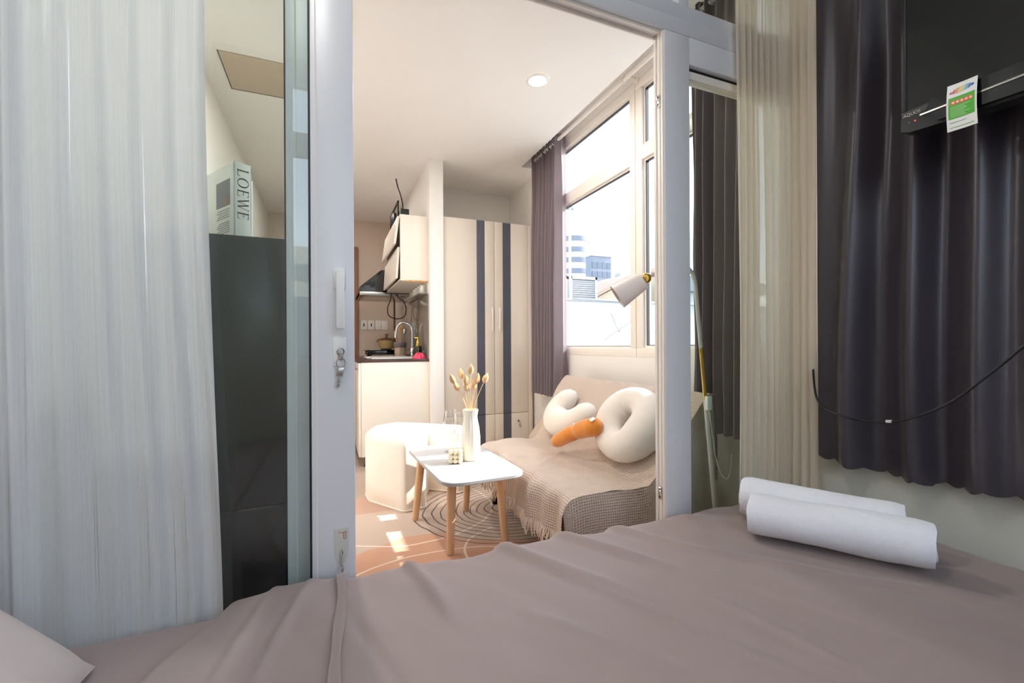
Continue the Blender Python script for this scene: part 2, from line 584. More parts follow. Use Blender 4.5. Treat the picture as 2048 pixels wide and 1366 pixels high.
fl = struct('floor', B(-0.95, 2.0, -0.9, 6.1, -0.12, -0.012), 'grout')
tl = B(0, 0.594, 0, 0.594, -0.012, 0.0, r=0.0015, seg=1)
proto = None
for i in range(5):
    for j in range(8):
        x0 = XL + 0.6 * i; y0 = 1.30 + 0.6 * j
        x1 = min(0.594, XR - x0); y1 = min(0.594, YB - y0)
        if x1 < 0.594 or y1 < 0.594 or proto is None:
            o = build('tile', B(0, x1, 0, y1, -0.012, 0.0, r=0.0015, seg=1), 'floor_tile', fl)
            if proto is None: proto = o
        else:
            o = proto.copy(); COL.objects.link(o)
        o.location = (x0, y0, 0)
build('bedroom_floor', B(-0.9, XR, YR, 1.27, -0.012, 0.0), 'concrete_floor', fl)

# living ceiling: the dropped slab stops short of the window wall and leaves a curtain pocket
mb = MB()
mb.box(XL - 0.1, 1.60, 1.33, YB + 0.1, ZC, ZC + 0.35)
mb.box(1.60, XR + 0.12, 3.64, YB + 0.1, ZC, ZC + 0.35)
mb.box(1.60, XR + 0.12, 1.33, 3.64, 2.78, ZC + 0.35)
ceil = struct('ceiling', mb, 'ceiling_paint')
struct('ceiling_bedroom', B(-0.95, XR + 0.1, YR - 0.1, 1.33, ZB, ZB + 0.1), 'ceiling_paint')
struct('wall_left', B(XL - 0.1, XL, 1.38, YB + 0.1, 0, ZC + 0.02), 'wall_paint')
struct('wall_back', B(XL - 0.1, 2.0, YB, YB + 0.1, 0, ZC + 0.02), 'kitchen_wall')
struct('wall_stub', B(0.792, 0.912, 3.75, YB, 0, ZC + 0.02, r=0.004), 'wall_paint')
struct('wall_wardrobe', B(0.912, XR, 4.42, 4.52, 0, ZC + 0.02), 'wall_paint')
struct('wall_bedroom_left', B(-0.95, -0.85, YR - 0.1, 1.38, 0, ZB + 0.05), 'bedroom_wall')
struct('wall_partition_left', B(-0.85, XL, YP, 1.38, 0, ZB + 0.05), 'bedroom_wall')
# right wall, with the living-room window opening and the bedroom one behind the dark curtain
WZ0, WZ1 = 0.92, 2.67
mb = MB()
mb.box(XR, XR + 0.14, YR - 0.1, YB + 0.1, -0.02, WZ0)
mb.box(XR, XR + 0.14, YR - 0.1, YB + 0.1, WZ1, ZB + 0.05)
mb.box(XR, XR + 0.14, YR - 0.1, 0.05, WZ0, WZ1)
mb.box(XR, XR + 0.14, 1.10, 1.335, WZ0, WZ1)
mb.box(XR, XR + 0.14, 3.62, YB + 0.1, WZ0, WZ1)
struct('wall_right', mb, 'wall_paint')
struct('wall_right_bedroom', B(XR - 0.012, XR - 0.0005, YR, 1.268, 0.0, WZ0 - 0.001), 'bedroom_wall')
# rear bedroom wall with the window behind the photographer
RX0, RX1, RZ0, RZ1 = -0.30, 1.45, 0.85, 2.85
mb = MB()
mb.box(-0.95, XR, YR - 0.12, YR, 0, RZ0)
mb.box(-0.95, XR, YR - 0.12, YR, RZ1, ZB + 0.05)
mb.box(-0.95, RX0, YR - 0.12, YR, RZ0, RZ1)
mb.box(RX1, XR, YR - 0.12, YR, RZ0, RZ1)
struct('wall_rear', mb, 'bedroom_wall')

def window_unit(name, axis, p, a0, a1, z0, z1, bars, frame_m, glass_m, depth=0.07, fw=0.055, sash=0.0):
    """frame, transom bars and one pane per light; axis 'x' = plane X=p spanning Y, 'y' = plane Y=p spanning X"""
    root = struct(name, None, loc=((p, (a0 + a1) / 2, z0) if axis == 'x' else ((a0 + a1) / 2, p, z0)))
    def bx(mb, b0, b1, c0, c1, d0, d1, r=0.004):
        if axis == 'x': mb.box(p + d0, p + d1, b0, b1, c0, c1, r=r)
        else: mb.box(b0, b1, p - d1, p - d0, c0, c1, r=r)
    f = MB()
    bx(f, a0, a1, z0, z0 + fw, 0, depth); bx(f, a0, a1, z1 - fw, z1, 0, depth)
    bx(f, a0, a0 + fw, z0 + fw, z1 - fw, 0, depth); bx(f, a1 - fw, a1, z0 + fw, z1 - fw, 0, depth)
    fo = build('window_frame', f, frame_m, root)
    zs = [z0 + fw] + [q for b in bars for q in (b[0], b[1])] + [z1 - fw]
    for b in bars:
        m_ = MB(); bx(m_, a0 + fw - 0.004, a1 - fw + 0.004, b[0], b[1], 0.004, depth - 0.004)
        build('transom_bar', m_, frame_m, root)
    for k in range(0, len(zs), 2):
        c0, c1 = zs[k], zs[k + 1]
        g = MB()
        i0 = 0.012
        # sash bead round each light, with the black gasket line at the glass
        for q in ((a0 + fw, a1 - fw, c0, c0 + i0), (a0 + fw, a1 - fw, c1 - i0, c1), (a0 + fw, a0 + fw + i0, c0 + i0, c1 - i0), (a1 - fw - i0, a1 - fw, c0 + i0, c1 - i0)):
            bx(g, q[0], q[1], q[2], q[3], 0.02, depth - 0.02, r=0)
        build('glazing_bead', g, frame_m, root)
        g = MB(); i1 = i0 + 0.004
        for q in ((a0 + fw + i0, a1 - fw - i0, c0 + i0, c0 + i1), (a0 + fw + i0, a1 - fw - i0, c1 - i1, c1 - i0), (a0 + fw + i0, a0 + fw + i1, c0 + i0, c1 - i0), (a1 - fw - i1, a1 - fw - i0, c0 + i0, c1 - i0)):
            bx(g, q[0], q[1], q[2], q[3], 0.025, depth - 0.025, r=0)
        build('gasket', g, 'gasket', root)
        g = MB(); bx(g, a0 + fw + i0, a1 - fw - i0, c0 + i0, c1 - i0, depth / 2 - 0.003, depth / 2 + 0.003, r=0)
        build('pane', g, glass_m, root)
    return root

window_unit('window_1', 'x', XR + 0.002, 2.302, 3.62, WZ0, WZ1, [(2.155, 2.245)], 'upvc_window', 'glass_window')
window_unit('window_2', 'x', XR + 0.002, 1.335, 2.298, WZ0, WZ1, [(2.155, 2.245)], 'upvc_window', 'glass_window', fw=0.06)
window_unit('window_3', 'x', XR + 0.02, 0.05, 1.10, WZ0, WZ1, [(2.155, 2.245)], 'upvc_window', 'glass_window')
window_unit('window_4', 'y', YR - 0.02, RX0, (RX0 + RX1) / 2, RZ0, RZ1, [(2.32, 2.46)], 'upvc', 'glass_window')
window_unit('window_5', 'y', YR - 0.02, (RX0 + RX1) / 2, RX1, RZ0, RZ1, [(2.32, 2.46)], 'upvc', 'glass_window')

# ---- glazed partition: fixed frame, fixed side light, transom lights, sliding leaf
YQ = YP + 0.058
pf = struct('trim_1', None, loc=(0.5, YP, 0))
m_ = MB()
m_.box(1.128, 1.246, YP, YQ, 0, 2.146, r=0.004)
build('post', m_, 'upvc', pf)
m_ = MB()
m_.box(1.1235, 1.129, YP + 0.006, YP + 0.017, 0, 2.146, r=0.002)
m_.box(1.1245, 1.129, YP + 0.022, YP + 0.036, 0, 2.146, r=0.002)
m_.box(1.1235, 1.129, YP + 0.042, YP + 0.0545, 0, 2.146, r=0.002)
build('jamb_channel', m_, 'upvc_window', pf)
m_ = MB()
m_.box(XL, XR, YP, YQ, 2.146, 2.204, r=0.004)
build('head_rail', m_, 'upvc', pf)
m_ = MB()
m_.box(XL, 1.1235, YP + 0.012, YP + 0.022, 2.138, 2.147, r=0.002)
m_.box(XL, 1.1235, YP + 0.048, YQ - 0.001, 2.136, 2.15, r=0.002)
build('door_track', m_, 'upvc_window', pf)
m_ = MB()
m_.box(1.246, XR, YP, YQ, 2.043, 2.146, r=0.004)
build('side_head', m_, 'upvc', pf)
m_ = MB()
m_.box(1.246, XR - 0.05, YP + 0.02, YQ - 0.006, 2.030, 2.043)
m_.box(1.246, 1.250, YP + 0.024, YQ - 0.02, 0.05, 2.0)
build('gasket', m_, 'gasket', pf)
m_ = MB()
m_.box(1.246, XR - 0.05, YP + 0.015, YQ - 0.004, 2.000, 2.031, r=0.003)
build('glazing_bead', m_, 'upvc_window', pf)
build('side_post', MB().box(XR - 0.05, XR, YP, YQ, 0, 2.146, r=0.003), 'upvc', pf)
build('side_pane', MB().box(1.248, XR - 0.05, YP + 0.032, YP + 0.038, 0.05, 2.002), 'glass_fixed', pf)
build('side_sill', MB().box(1.246, XR - 0.05, YP, YQ, 0, 0.06, r=0.003), 'upvc', pf)
m_ = MB()
m_.box(XL, XR, YP + 0.003, YQ, 2.2045, 2.262, r=0.004)
build('transom_rail', m_, 'upvc', pf)
m_ = MB()
m_.box(XL, XR, YP + 0.003, YQ, 2.72, ZB, r=0.004)
build('transom_head', m_, 'upvc', pf)
for xx in (XL, 0.28, 1.20):
    build('transom_mullion', MB().box(xx, xx + 0.048, YP + 0.005, YQ - 0.002, 2.262, 2.72, r=0.003), 'upvc', pf)
for x0, x1 in ((XL + 0.048, 0.28), (0.328, 1.20), (1.248, XR)):
    build('transom_pane', MB().box(x0, x1, YP + 0.03, YP + 0.036, 2.262, 2.72), 'glass_fixed', pf)
for zz in (1.895, 0.452):
    k = build('strike_keeper', MB().box(1.1215, 1.1245, YP + 0.020, YP + 0.038, zz - 0.022, zz + 0.022, r=0.002), 'chrome', pf)
    m_ = MB()
    for dz in (-0.014, 0.014):
        m_.lathe([(0.0032, 0), (0.0032, 0.0015)], (1.1214, YP + 0.029, zz + dz), 8, Matrix.Rotation(-PI / 2, 4, 'Y'))
    build('screw', m_, 'black_metal', k)

# fixed leaf behind, then the sliding leaf pulled across it
dl = struct('door_2', None, loc=(-0.35, YP + 0.08, 0))
Y0, Y1 = YP + 0.062, YP + 0.108
build('stile', MB().box(-0.108, 0.0, Y0, Y1, 0.0, 2.13, r=0.003), 'upvc', dl)
build('stile', MB().box(XL, XL + 0.07, Y0, Y1, 0.0, 2.13, r=0.003), 'upvc', dl)
build('rail', MB().box(XL + 0.07, -0.108, Y0, Y1, 0.0, 0.1, r=0.003), 'upvc', dl)
build('rail', MB().box(XL + 0.07, -0.108, Y0, Y1, 2.10, 2.13, r=0.003), 'upvc', dl)
build('gasket', MB().box(-0.1115, -0.1075, Y0 + 0.002, Y1 - 0.01, 0.1, 2.10), 'gasket', dl)
build('bead', MB().box(-0.086, -0.082, Y0 - 0.003, Y0 + 0.002, 0.0, 2.13), 'upvc_window', dl)
build('pane', MB().box(XL + 0.07, -0.108, Y0 + 0.02, Y0 + 0.026, 0.1, 2.10), 'glass_window', dl)
ds = struct('door_1', None, loc=(-0.3, YP, 0))
Y0, Y1 = YP, YP + 0.045
build('stile', MB().box(-0.046, 0.062, Y0, Y1, 0.01, 2.125, r=0.004), 'upvc', ds)
build('stile_bead', MB().box(-0.034, -0.031, Y0 - 0.0015, Y0 + 0.002, 0.01, 2.125), 'upvc_window', ds)
build('stile', MB().box(XL - 0.02, XL + 0.07, Y0, Y1, 0.01, 2.125, r=0.004), 'upvc', ds)
build('rail', MB().box(XL + 0.07, -0.046, Y0, Y1, 0.01, 0.11, r=0.004), 'upvc', ds)
build('gasket', MB().box(-0.0505, -0.0455, Y0 + 0.002, Y1 - 0.012, 0.11, 2.09), 'gasket', ds)
build('pane', MB().box(XL + 0.07, -0.048, Y0 + 0.018, Y0 + 0.024, 0.11, 2.09), 'glass_door', ds)
# lever handle, lock case with cylinder
h = build('door_handle', MB().box(0.009, 0.039, Y0 - 0.010, Y0 + 0.001, 1.150, 1.208, r=0.003), 'white_plastic', ds)
m_ = MB()
m_.tube([(0.026, Y0 - 0.008, 1.185), (0.026, Y0 - 0.03, 1.187)], 0.009, 12)
m_.box(0.015, 0.035, Y0 - 0.046, Y0 - 0.026, 1.044, 1.196, r=0.004)
build('lever', m_, 'white_plastic', h)
l = build('lock_plate', MB().box(0.008, 0.042, Y0 - 0.005, Y0 + 0.001, 0.945, 1.022, r=0.002), 'white_plastic', ds)
m_ = MB()
m_.lathe([(0.0095, 0), (0.0095, 0.008), (0.007, 0.010)], (0.0265, Y0 - 0.004, 0.985), 18, Matrix.Rotation(PI / 2, 4, 'X'))
m_.box(0.0205, 0.0325, Y0 - 0.012, Y0 - 0.004, 0.962, 0.985, r=0.004)
build('lock_cylinder', m_, 'steel', l)

# ------------------------------------------------------------------ living room: fixtures
def downlight(x, y, label):
    t = thing('downlight', label, 'ceiling light', (x, y, ZC - 0.008), 'recessed downlights')
    m_ = MB().lathe([(0.052, 0.0), (0.056, -0.002), (0.072, 0.003), (0.072, 0.008)], (x, y, ZC - 0.0082), 36)
    m_.f.pop(-1); m_.sm.pop(-1); m_.f.pop(-1); m_.sm.pop(-1)
    build('trim_ring', m_, 'white_plastic', t)
    build('diffuser', MB().lathe([(0.054, 0.0), (0.054, 0.004)], (x, y, ZC - 0.0075), 32), 'light_diffuser', t)
    d = bpy.data.lights.new('downlight_lamp', 'AREA')
    d.shape = 'DISK'; d.size = 0.10; d.energy = DOWNLIGHT_W; d.color = (1.0, 0.95, 0.90)
    o = bpy.data.objects.new('downlight_lamp', d)
    COL.objects.link(o); o.parent = t; o.location = (0, 0, -0.006)
    return d
downlight(1.168, 2.407, 'round white recessed downlight glowing in the ceiling before the window').energy = DOWNLIGHT_W * 0.6
downlight(0.02, 2.41, 'unseen downlight added to brighten the sliding door side of the living room').energy = DOWNLIGHT_W * 1.3  # added as warm fill for the living room, hidden behind the door stile
downlight(0.05, 4.70, 'unseen downlight added to brighten the kitchen nook').energy = DOWNLIGHT_W * 0.45  # second added fill, out of view, brightens the kitchen end

t = thing('fill_ceiling_light', 'unseen round ceiling light added above the bed to brighten the bedroom', 'ceiling light', (-0.25, 0.50, ZB))  # added out of view as cool fill for bed, voile and partition
build('housing', MB().lathe([(0.20, -0.03), (0.215, -0.02), (0.215, -0.001)], (-0.25, 0.50, ZB), 40), 'white_plastic', t)
build('diffuser', MB().lathe([(0.0001, -0.046), (0.12, -0.043), (0.19, -0.031)], (-0.25, 0.50, ZB), 40), 'light_diffuser', t)
d = bpy.data.lights.new('bedroom_fill_lamp', 'AREA')
d.shape = 'DISK'; d.size = 0.38; d.energy = BEDFILL_W; d.color = (0.90, 0.94, 1.0)
o = bpy.data.objects.new('bedroom_fill_lamp', d)
COL.objects.link(o); o.parent = t; o.location = (0, 0, -0.055)

# ceiling hatch seen through the door glass
m_ = MB().box(-0.55, -0.10, 2.80, 3.18, ZC - 0.006, ZC - 0.001, r=0.001)
t = solo('ceiling_hatch', m_, 'hatch_taupe', (-0.325, 2.99, ZC), 'taupe rectangular access hatch panel set in the ceiling above the fridge', 'hatch')
build('hatch_edge', MB().box(-0.553, -0.097, 3.18, 3.186, ZC - 0.007, ZC - 0.0005).box(-0.555, -0.550, 2.80, 3.186, ZC - 0.007, ZC - 0.0005), 'dark_joint', t)

# brown door at the far end of the kitchen
do = struct('door_3', None, loc=(-0.1, YB, 0))
build('door_leaf', MB().box(-0.46, 0.27, YB - 0.035, YB - 0.002, 0, 2.21, r=0.003), 'door_wood', do)
m_ = MB().box(0.27, 0.335, YB - 0.05, YB - 0.001, 0, 2.25, r=0.003).box(-0.52, -0.46, YB - 0.05, YB - 0.001, 0, 2.25, r=0.003).box(-0.46, 0.27, YB - 0.05, YB - 0.001, 2.21, 2.25, r=0.003)
build('door_casing', m_, 'door_wood', do)
build('door_knob', MB().sphere((0.21, YB - 0.07, 1.0), 0.025).tube([(0.21, YB - 0.06, 1.0), (0.21, YB - 0.034, 1.0)], 0.01), 'brass', do)

# ------------------------------------------------------------------ wardrobe
W0, W1 = 0.918, 1.776
YW = 3.80
wd = thing('wardrobe', 'tall cream two-door wardrobe with two dark grey vertical stripes and drawers below', 'wardrobe', (1.35, 4.1, 0))
m_ = MB()
m_.box(W0, W0 + 0.018, YW + 0.02, 4.41, 0.0, 2.13)
m_.box(W1 - 0.018, W1, YW + 0.02, 4.41, 0.0, 2.13)
m_.box(W0 + 0.018, W1 - 0.018, YW + 0.02, 4.41, 2.112, 2.13)
m_.box(W0 + 0.018, W1 - 0.018, YW + 0.02, 4.41, 0.06, 0.078)
m_.box(W0 + 0.018, W1 - 0.018, 4.395, 4.41, 0.078, 2.112)
m_.box(W0 + 0.018, W1 - 0.018, YW + 0.03, YW + 0.05, 0.0, 0.06)
build('carcass', m_, 'wardrobe_cream', wd)
xm = 1.395
for (a, b, s0, s1, hx) in ((W0 + 0.006, xm - 0.0018, 1.227, 1.303, 1.368), (xm + 0.0018, 1.73, 1.478, 1.557, 1.439)):
    # each door: cream panel with a dark strip let in
    dd = build('door', MB().box(a, s0, YW, YW + 0.019, 0.372, 2.128, r=0.0012).box(s1, b, YW, YW + 0.019, 0.372, 2.128, r=0.0012), 'wardrobe_cream', wd)
    build('dark_strip', MB().box(s0, s1, YW - 0.0005, YW + 0.0185, 0.372, 2.128), 'stripe_grey', dd)
    m_ = MB().box(hx - 0.006, hx + 0.006, YW - 0.026, YW - 0.016, 1.128, 1.345, r=0.003)
    for z in (1.16, 1.31):
        m_.box(hx - 0.004, hx + 0.004, YW - 0.018, YW + 0.001, z - 0.005, z + 0.005)
    build('handle', m_, 'white_plastic', dd)
    dr = build('drawer', MB().box(a, s0, YW, YW + 0.019, 0.075, 0.368, r=0.0012).box(s1, b, YW, YW + 0.019, 0.075, 0.368, r=0.0012), 'wardrobe_cream', wd)
    build('dark_strip', MB().box(s0, s1, YW - 0.0005, YW + 0.0185, 0.075, 0.368), 'stripe_grey', dr)
    kx = 1.628 if s0 > 1.4 else 1.10
    m_ = MB().lathe([(0.011, 0), (0.011, 0.006), (0.004, 0.008)], (kx, YW, 0.292), 14, Matrix.Rotation(PI / 2, 4, 'X'))
    m_.box(kx - 0.0015, kx + 0.0015, YW - 0.022, YW - 0.006, 0.286, 0.298)
    kk = build('drawer_lock', m_, 'steel', dr)
build('filler_strip', MB().box(1.733, W1, YW + 0.002, YW + 0.019, 0.075, 2.128, r=0.001), 'wardrobe_cream', wd)
m_ = MB().tube([(1.636, YW - 0.02, 0.288), (1.64, YW - 0.014, 0.262)], 0.0022, 6)
m_.box(1.632, 1.650, YW - 0.016, YW - 0.012, 0.238, 0.264, r=0.001)
solo('drawer_key', m_, 'steel', (1.64, YW - 0.015, 0.25), 'small steel key hanging from the wardrobe drawer lock', 'key')

# ------------------------------------------------------------------ kitchen
K0, K1, KY = 0.215, 0.79, 3.80
kc = thing('kitchen_cabinet', 'white kitchen base cabinet with plain end panel under the dark worktop', 'cabinet', (0.5, 4.6, 0))
m_ = MB().box(K0 + 0.02, K1, KY, KY + 0.018, 0.088, 0.862, r=0.001).box(K0 + 0.02, K1, KY + 0.018, 5.35, 0.088, 0.106).box(K1 - 0.016, K1, KY + 0.018, 5.35, 0.106, 0.862)
m_.box(K0 + 0.02, K1 - 0.016, 5.332, 5.35, 0.106, 0.862)
build('carcass', m_, 'cabinet_white', kc)
for k, (y0, y1) in enumerate(((3.802, 4.31), (4.314, 4.83), (4.834, 5.348))):
    d = build('door', MB().box(K0, K0 + 0.018, y0, y1, 0.092, 0.858, r=0.0015), 'cabinet_white', kc)
    build('handle', MB().box(K0 - 0.016, K0 - 0.002, y0 + 0.04, y0 + 0.17, 0.80, 0.812, r=0.002).box(K0 - 0.004, K0 + 0.001, y0 + 0.05, y0 + 0.06, 0.802, 0.81).box(K0 - 0.004, K0 + 0.001, y0 + 0.15, y0 + 0.16, 0.802, 0.81), 'steel', d)
for x, y in ((K0 + 0.06, KY + 0.05), (K1 - 0.05, KY + 0.05), (K0 + 0.06, 5.30), (K1 - 0.05, 5.30)):
    build('foot', MB().lathe([(0.016, 0), (0.02, 0.006), (0.014, 0.02), (0.014, 0.088)], (x, y, 0), 12), 'black_plastic', kc)
WTZ = 0.885
solo('worktop', MB().box(K0 - 0.012, 0.792, KY - 0.006, 5.36, 0.862, WTZ, r=0.003), 'counter_dark', (0.5, 4.6, 0.862), 'thin dark brown stone worktop on the white kitchen cabinet', 'worktop')
# sink: rim, bowl
sk = thing('sink', 'white inset sink with raised rim in the dark worktop beside the tap', 'sink', (0.5, 4.2, WTZ))
m_ = MB()
sx0, sx1, sy0, sy1 = 0.30, 0.70, 3.92, 4.48
m_.box(sx0, sx1, sy0, sy0 + 0.03, WTZ, WTZ + 0.012, r=0.004).box(sx0, sx1, sy1 - 0.03, sy1, WTZ, WTZ + 0.012, r=0.004)
m_.box(sx0, sx0 + 0.03, sy0, sy1, WTZ, WTZ + 0.012, r=0.004).box(sx1 - 0.03, sx1, sy0, sy1, WTZ, WTZ + 0.012, r=0.004)
build('rim', m_, 'white_plastic', sk)
build('basin', MB().box(sx0 + 0.03, sx1 - 0.03, sy0 + 0.03, sy1 - 0.03, WTZ + 0.0005, WTZ + 0.003), 'steel', sk)
build('drain', MB().lathe([(0.03, 0), (0.03, 0.002), (0.02, 0.003)], (0.5, 4.2, WTZ + 0.003), 16), 'chrome', sk)
# faucet
fx, fy = 0.735, 4.30
fa = thing('faucet', 'chrome gooseneck kitchen faucet curving over the sink', 'faucet', (fx, fy, WTZ))
build('base', MB().lathe([(0.026, 0), (0.026, 0.012), (0.019, 0.02), (0.019, 0.05), (0.023, 0.055), (0.023, 0.085), (0.014, 0.098)], (fx, fy, WTZ), 18), 'chrome', fa)
arc = [(fx, fy, WTZ + 0.09), (fx, fy, WTZ + 0.24)]
for k in range(1, 13):
    a = PI * k / 12 * 1.02
    arc.append((fx - 0.075 + 0.075 * math.cos(a), fy, WTZ + 0.255 + 0.08 * math.sin(a)))
arc.append((fx - 0.157, fy, WTZ + 0.215))
build('spout', MB().tube(arc, 0.0105, 12), 'chrome', fa)
build('nozzle', MB().lathe([(0.012, 0), (0.014, 0.01), (0.013, 0.03)], (fx - 0.157, fy, WTZ + 0.188), 12), 'chrome', fa)
build('handle', MB().tube([(fx, fy - 0.015, WTZ + 0.07), (fx, fy - 0.05, WTZ + 0.078), (fx, fy - 0.075, WTZ + 0.1)], [0.007, 0.006, 0.005], 10), 'chrome', fa)
# soap bottle
bx_, by_ = 0.730, 3.985
sp = thing('soap_bottle', 'black pump bottle with a gold cap standing by the tap', 'bottle', (bx_, by_, WTZ))
build('body', MB().lathe([(0.032, 0), (0.034, 0.004), (0.034, 0.10), (0.031, 0.108), (0.014, 0.112)], (bx_, by_, WTZ), 20), 'black_gloss', sp)
build('pump_cap', MB().lathe([(0.017, 0.11), (0.019, 0.115), (0.014, 0.15), (0.006, 0.165), (0.006, 0.185)], (bx_, by_, WTZ), 16).tube([(bx_, by_, WTZ + 0.183), (bx_ - 0.03, by_, WTZ + 0.183)], 0.006, 8), 'gold_plastic', sp)
build('label_strip', MB().box(bx_ - 0.006, bx_ - 0.001, by_ - 0.0355, by_ - 0.0338, WTZ + 0.012, WTZ + 0.10), 'brass', sp)
# pink cloth
def pink(u, v):
    a = 2 * PI * u; r = 0.055 * (1 + 0.25 * math.sin(3 * a + 1) + 0.12 * math.sin(7 * a)) * math.sin(PI * min(1, v * 0.52 + 0.0))
    z = 0.04 * math.cos(PI * 0.5 * v) * (1 + 0.35 * math.sin(5 * a + 6 * v)) 
    return (0.715 + r * math.cos(a), 3.86 + 0.7 * r * math.sin(a), WTZ + max(0.0, z))
solo('dishcloth', MB().grid(pink, 36, 10), 'pink_cloth', (0.715, 3.86, WTZ), 'crumpled bright pink dishcloth at the worktop corner', 'cloth')
# stove
st = thing('gas_stove', 'black tabletop gas stove at the far end of the worktop', 'stove', (0.54, 5.10, WTZ))
build('body', MB().box(0.37, 0.76, 4.92, 5.26, WTZ + 0.018, WTZ + 0.062, r=0.004), 'black_gloss', st)
build('top_plate', MB().box(0.345, 0.775, 4.90, 5.28, WTZ + 0.062, WTZ + 0.069, r=0.002), 'black_gloss', st)
for x in (0.40, 0.73):
    for y in (4.95, 5.23):
        build('foot', MB().lathe([(0.014, 0), (0.014, 0.02)], (x, y, WTZ), 10), 'black_plastic', st)
build('burner', MB().lathe([(0.06, 0), (0.06, 0.006), (0.03, 0.010)], (0.585, 5.10, WTZ + 0.069), 20), 'black_metal', st)
build('knob', MB().lathe([(0.018, 0), (0.016, 0.016)], (0.37, 5.05, WTZ + 0.04), 14, Matrix.Rotation(-PI / 2, 4, 'Y')), 'steel', st)
# pot
px_, py_, pz_ = 0.585, 5.10, WTZ + 0.079
pt = thing('cooking_pot', 'tan cooking pot with brown rimmed lid on the black stove', 'pot', (px_, py_, pz_))
build('bowl', MB().lathe([(0.058, 0), (0.068, 0.005), (0.088, 0.05), (0.098, 0.092), (0.100, 0.095), (0.094, 0.095), (0.08, 0.04), (0.0, 0.01)], (px_, py_, pz_), 32), 'pot_tan', pt)
ld = build('lid', MB().lathe([(0.103, 0.095), (0.104, 0.1), (0.08, 0.113), (0.03, 0.124), (0.0001, 0.126)], (px_, py_, pz_), 32), 'wood_brown', pt)
build('lid_knob', MB().lathe([(0.014, 0.122), (0.012, 0.14), (0.02, 0.155), (0.018, 0.165), (0.0001, 0.167)], (px_, py_, pz_), 16), 'wood_brown', ld)
for s in (-1, 1):
    build('handle', MB().box(px_ + s * 0.098 - 0.012, px_ + s * 0.098 + 0.018, py_ - 0.03, py_ + 0.03, pz_ + 0.078, pz_ + 0.09, r=0.004), 'wood_brown', pt)
# utensil holder and utensils
ux, uy = 0.665, 4.62
uh = thing('utensil_holder', 'beige utensil holder wrapped in a cloth band beside the sink', 'holder', (ux, uy, WTZ))
build('cup', MB().lathe([(0.05, 0), (0.055, 0.004), (0.06, 0.15), (0.056, 0.15), (0.05, 0.01)], (ux, uy, WTZ), 20), 'holder_beige', uh)
build('cloth_band', MB().lathe([(0.0605, 0.095), (0.064, 0.1), (0.064, 0.145), (0.0615, 0.15)], (ux, uy, WTZ), 20), 'curtain_mauve', uh)
for k, (dx, dy, hgt, mm, kind) in enumerate(((-0.03, 0.0, 0.24, 'spoon_wood', 'wooden spoon'), (-0.008, -0.02, 0.28, 'spoon_wood', 'wooden spatula'), (0.015, 0.01, 0.30, 'spoon_wood', 'wooden ladle'), (0.03, -0.01, 0.26, 'steel', 'steel ladle'))):
    b0 = Vector((ux + dx * 0.5, uy + dy * 0.5, WTZ + 0.012)); b1 = Vector((ux + dx * 1.5, uy + dy * 1.5, WTZ + hgt))
    m_ = MB().tube([b0, b0.lerp(b1, 0.7), b1], [0.005, 0.005, 0.004], 8)
    m_.sphere(b1, 0.022, 10, 6, (0.8, 0.3, 1.5))
    solo('cooking_utensil', m_, mm, b0, ['short wooden spoon at the outer side of the holder', 'wooden spatula in the middle of the utensil holder', 'tallest wooden utensil in the beige holder', 'steel ladle at the wall side of the utensil holder'][k], 'utensil', 'utensils in the holder')
# backsplash and small ledge with glass jars
solo('backsplash', MB().box(0.783, 0.7915, 3.80, 5.30, WTZ, 1.445, r=0.001), 'backsplash_glass', (0.787, 4.5, WTZ), 'grey glass splashback panel on the wall behind the tap', 'splashback')
solo('wall_ledge', MB().box(0.715, 0.7915, 3.83, 4.75, 1.446, 1.456, r=0.002), 'backsplash_glass', (0.75, 4.3, 1.446), 'narrow grey wall ledge under the white wall cabinet', 'shelf')
for k, yy in enumerate((3.88, 3.99, 4.10, 4.22)):
    gx = 0.748
    t = thing('spice_jar', ['first small glass jar from the open end of the grey ledge', 'second small glass jar along the grey ledge', 'third small glass jar along the grey ledge', 'innermost small glass jar on the grey ledge'][k], 'jar', (gx, yy, 1.456), 'jars on the grey ledge')
    build('glass', MB().lathe([(0.022, 0), (0.024, 0.003), (0.024, 0.045), (0.018, 0.055), (0.018, 0.058)], (gx, yy, 1.456), 14), 'clear_plastic', t)
    build('lid', MB().lathe([(0.02, 0.058), (0.02, 0.07)], (gx, yy, 1.456), 14), 'white_plastic', t)
# wall cabinet: end panel, two open-fronted lights with lifted flap doors, chipped lower edge
wc = thing('wall_cabinet', 'white wall cabinet with lifted flap doors and a chipped lower edge', 'cabinet', (0.67, 4.28, 1.55))
U0, U1, UY0, UY1, UZ0, UZ1 = 0.555, 0.791, 3.82, 4.77, 1.553, 2.115
m_ = MB()
m_.box(U0, U1, UY0, UY0 + 0.018, UZ0, UZ1, r=0.001).box(U0, U1, UY1 - 0.018, UY1, UZ0, UZ1, r=0.001)
m_.box(U0, U1, UY0 + 0.018, UY1 - 0.018, UZ1 - 0.018, UZ1).box(U0, U1, UY0 + 0.018, UY1 - 0.018, UZ0, UZ0 + 0.018)
m_.box(U1 - 0.012, U1, UY0 + 0.018, UY1 - 0.018, UZ0 + 0.018, UZ1 - 0.018).box(U0 + 0.01, U1 - 0.012, UY0 + 0.018, UY1 - 0.018, 1.84, 1.856)
build('carcass', m_, 'cabinet_white', wc)
for z0, z1, ang in ((1.572, 1.838, 4), (1.86, 2.10, 8)):
    M_ = Matrix.Translation((U0, 0, z1)) @ Matrix.Rotation(math.radians(ang), 4, 'Y')
    build('flap_door', MB().box(-0.018, 0.0, UY0 + 0.02, UY1 - 0.002, z0 - z1, 0, r=0.001, M=M_), 'cabinet_white', wc)
m_ = MB()
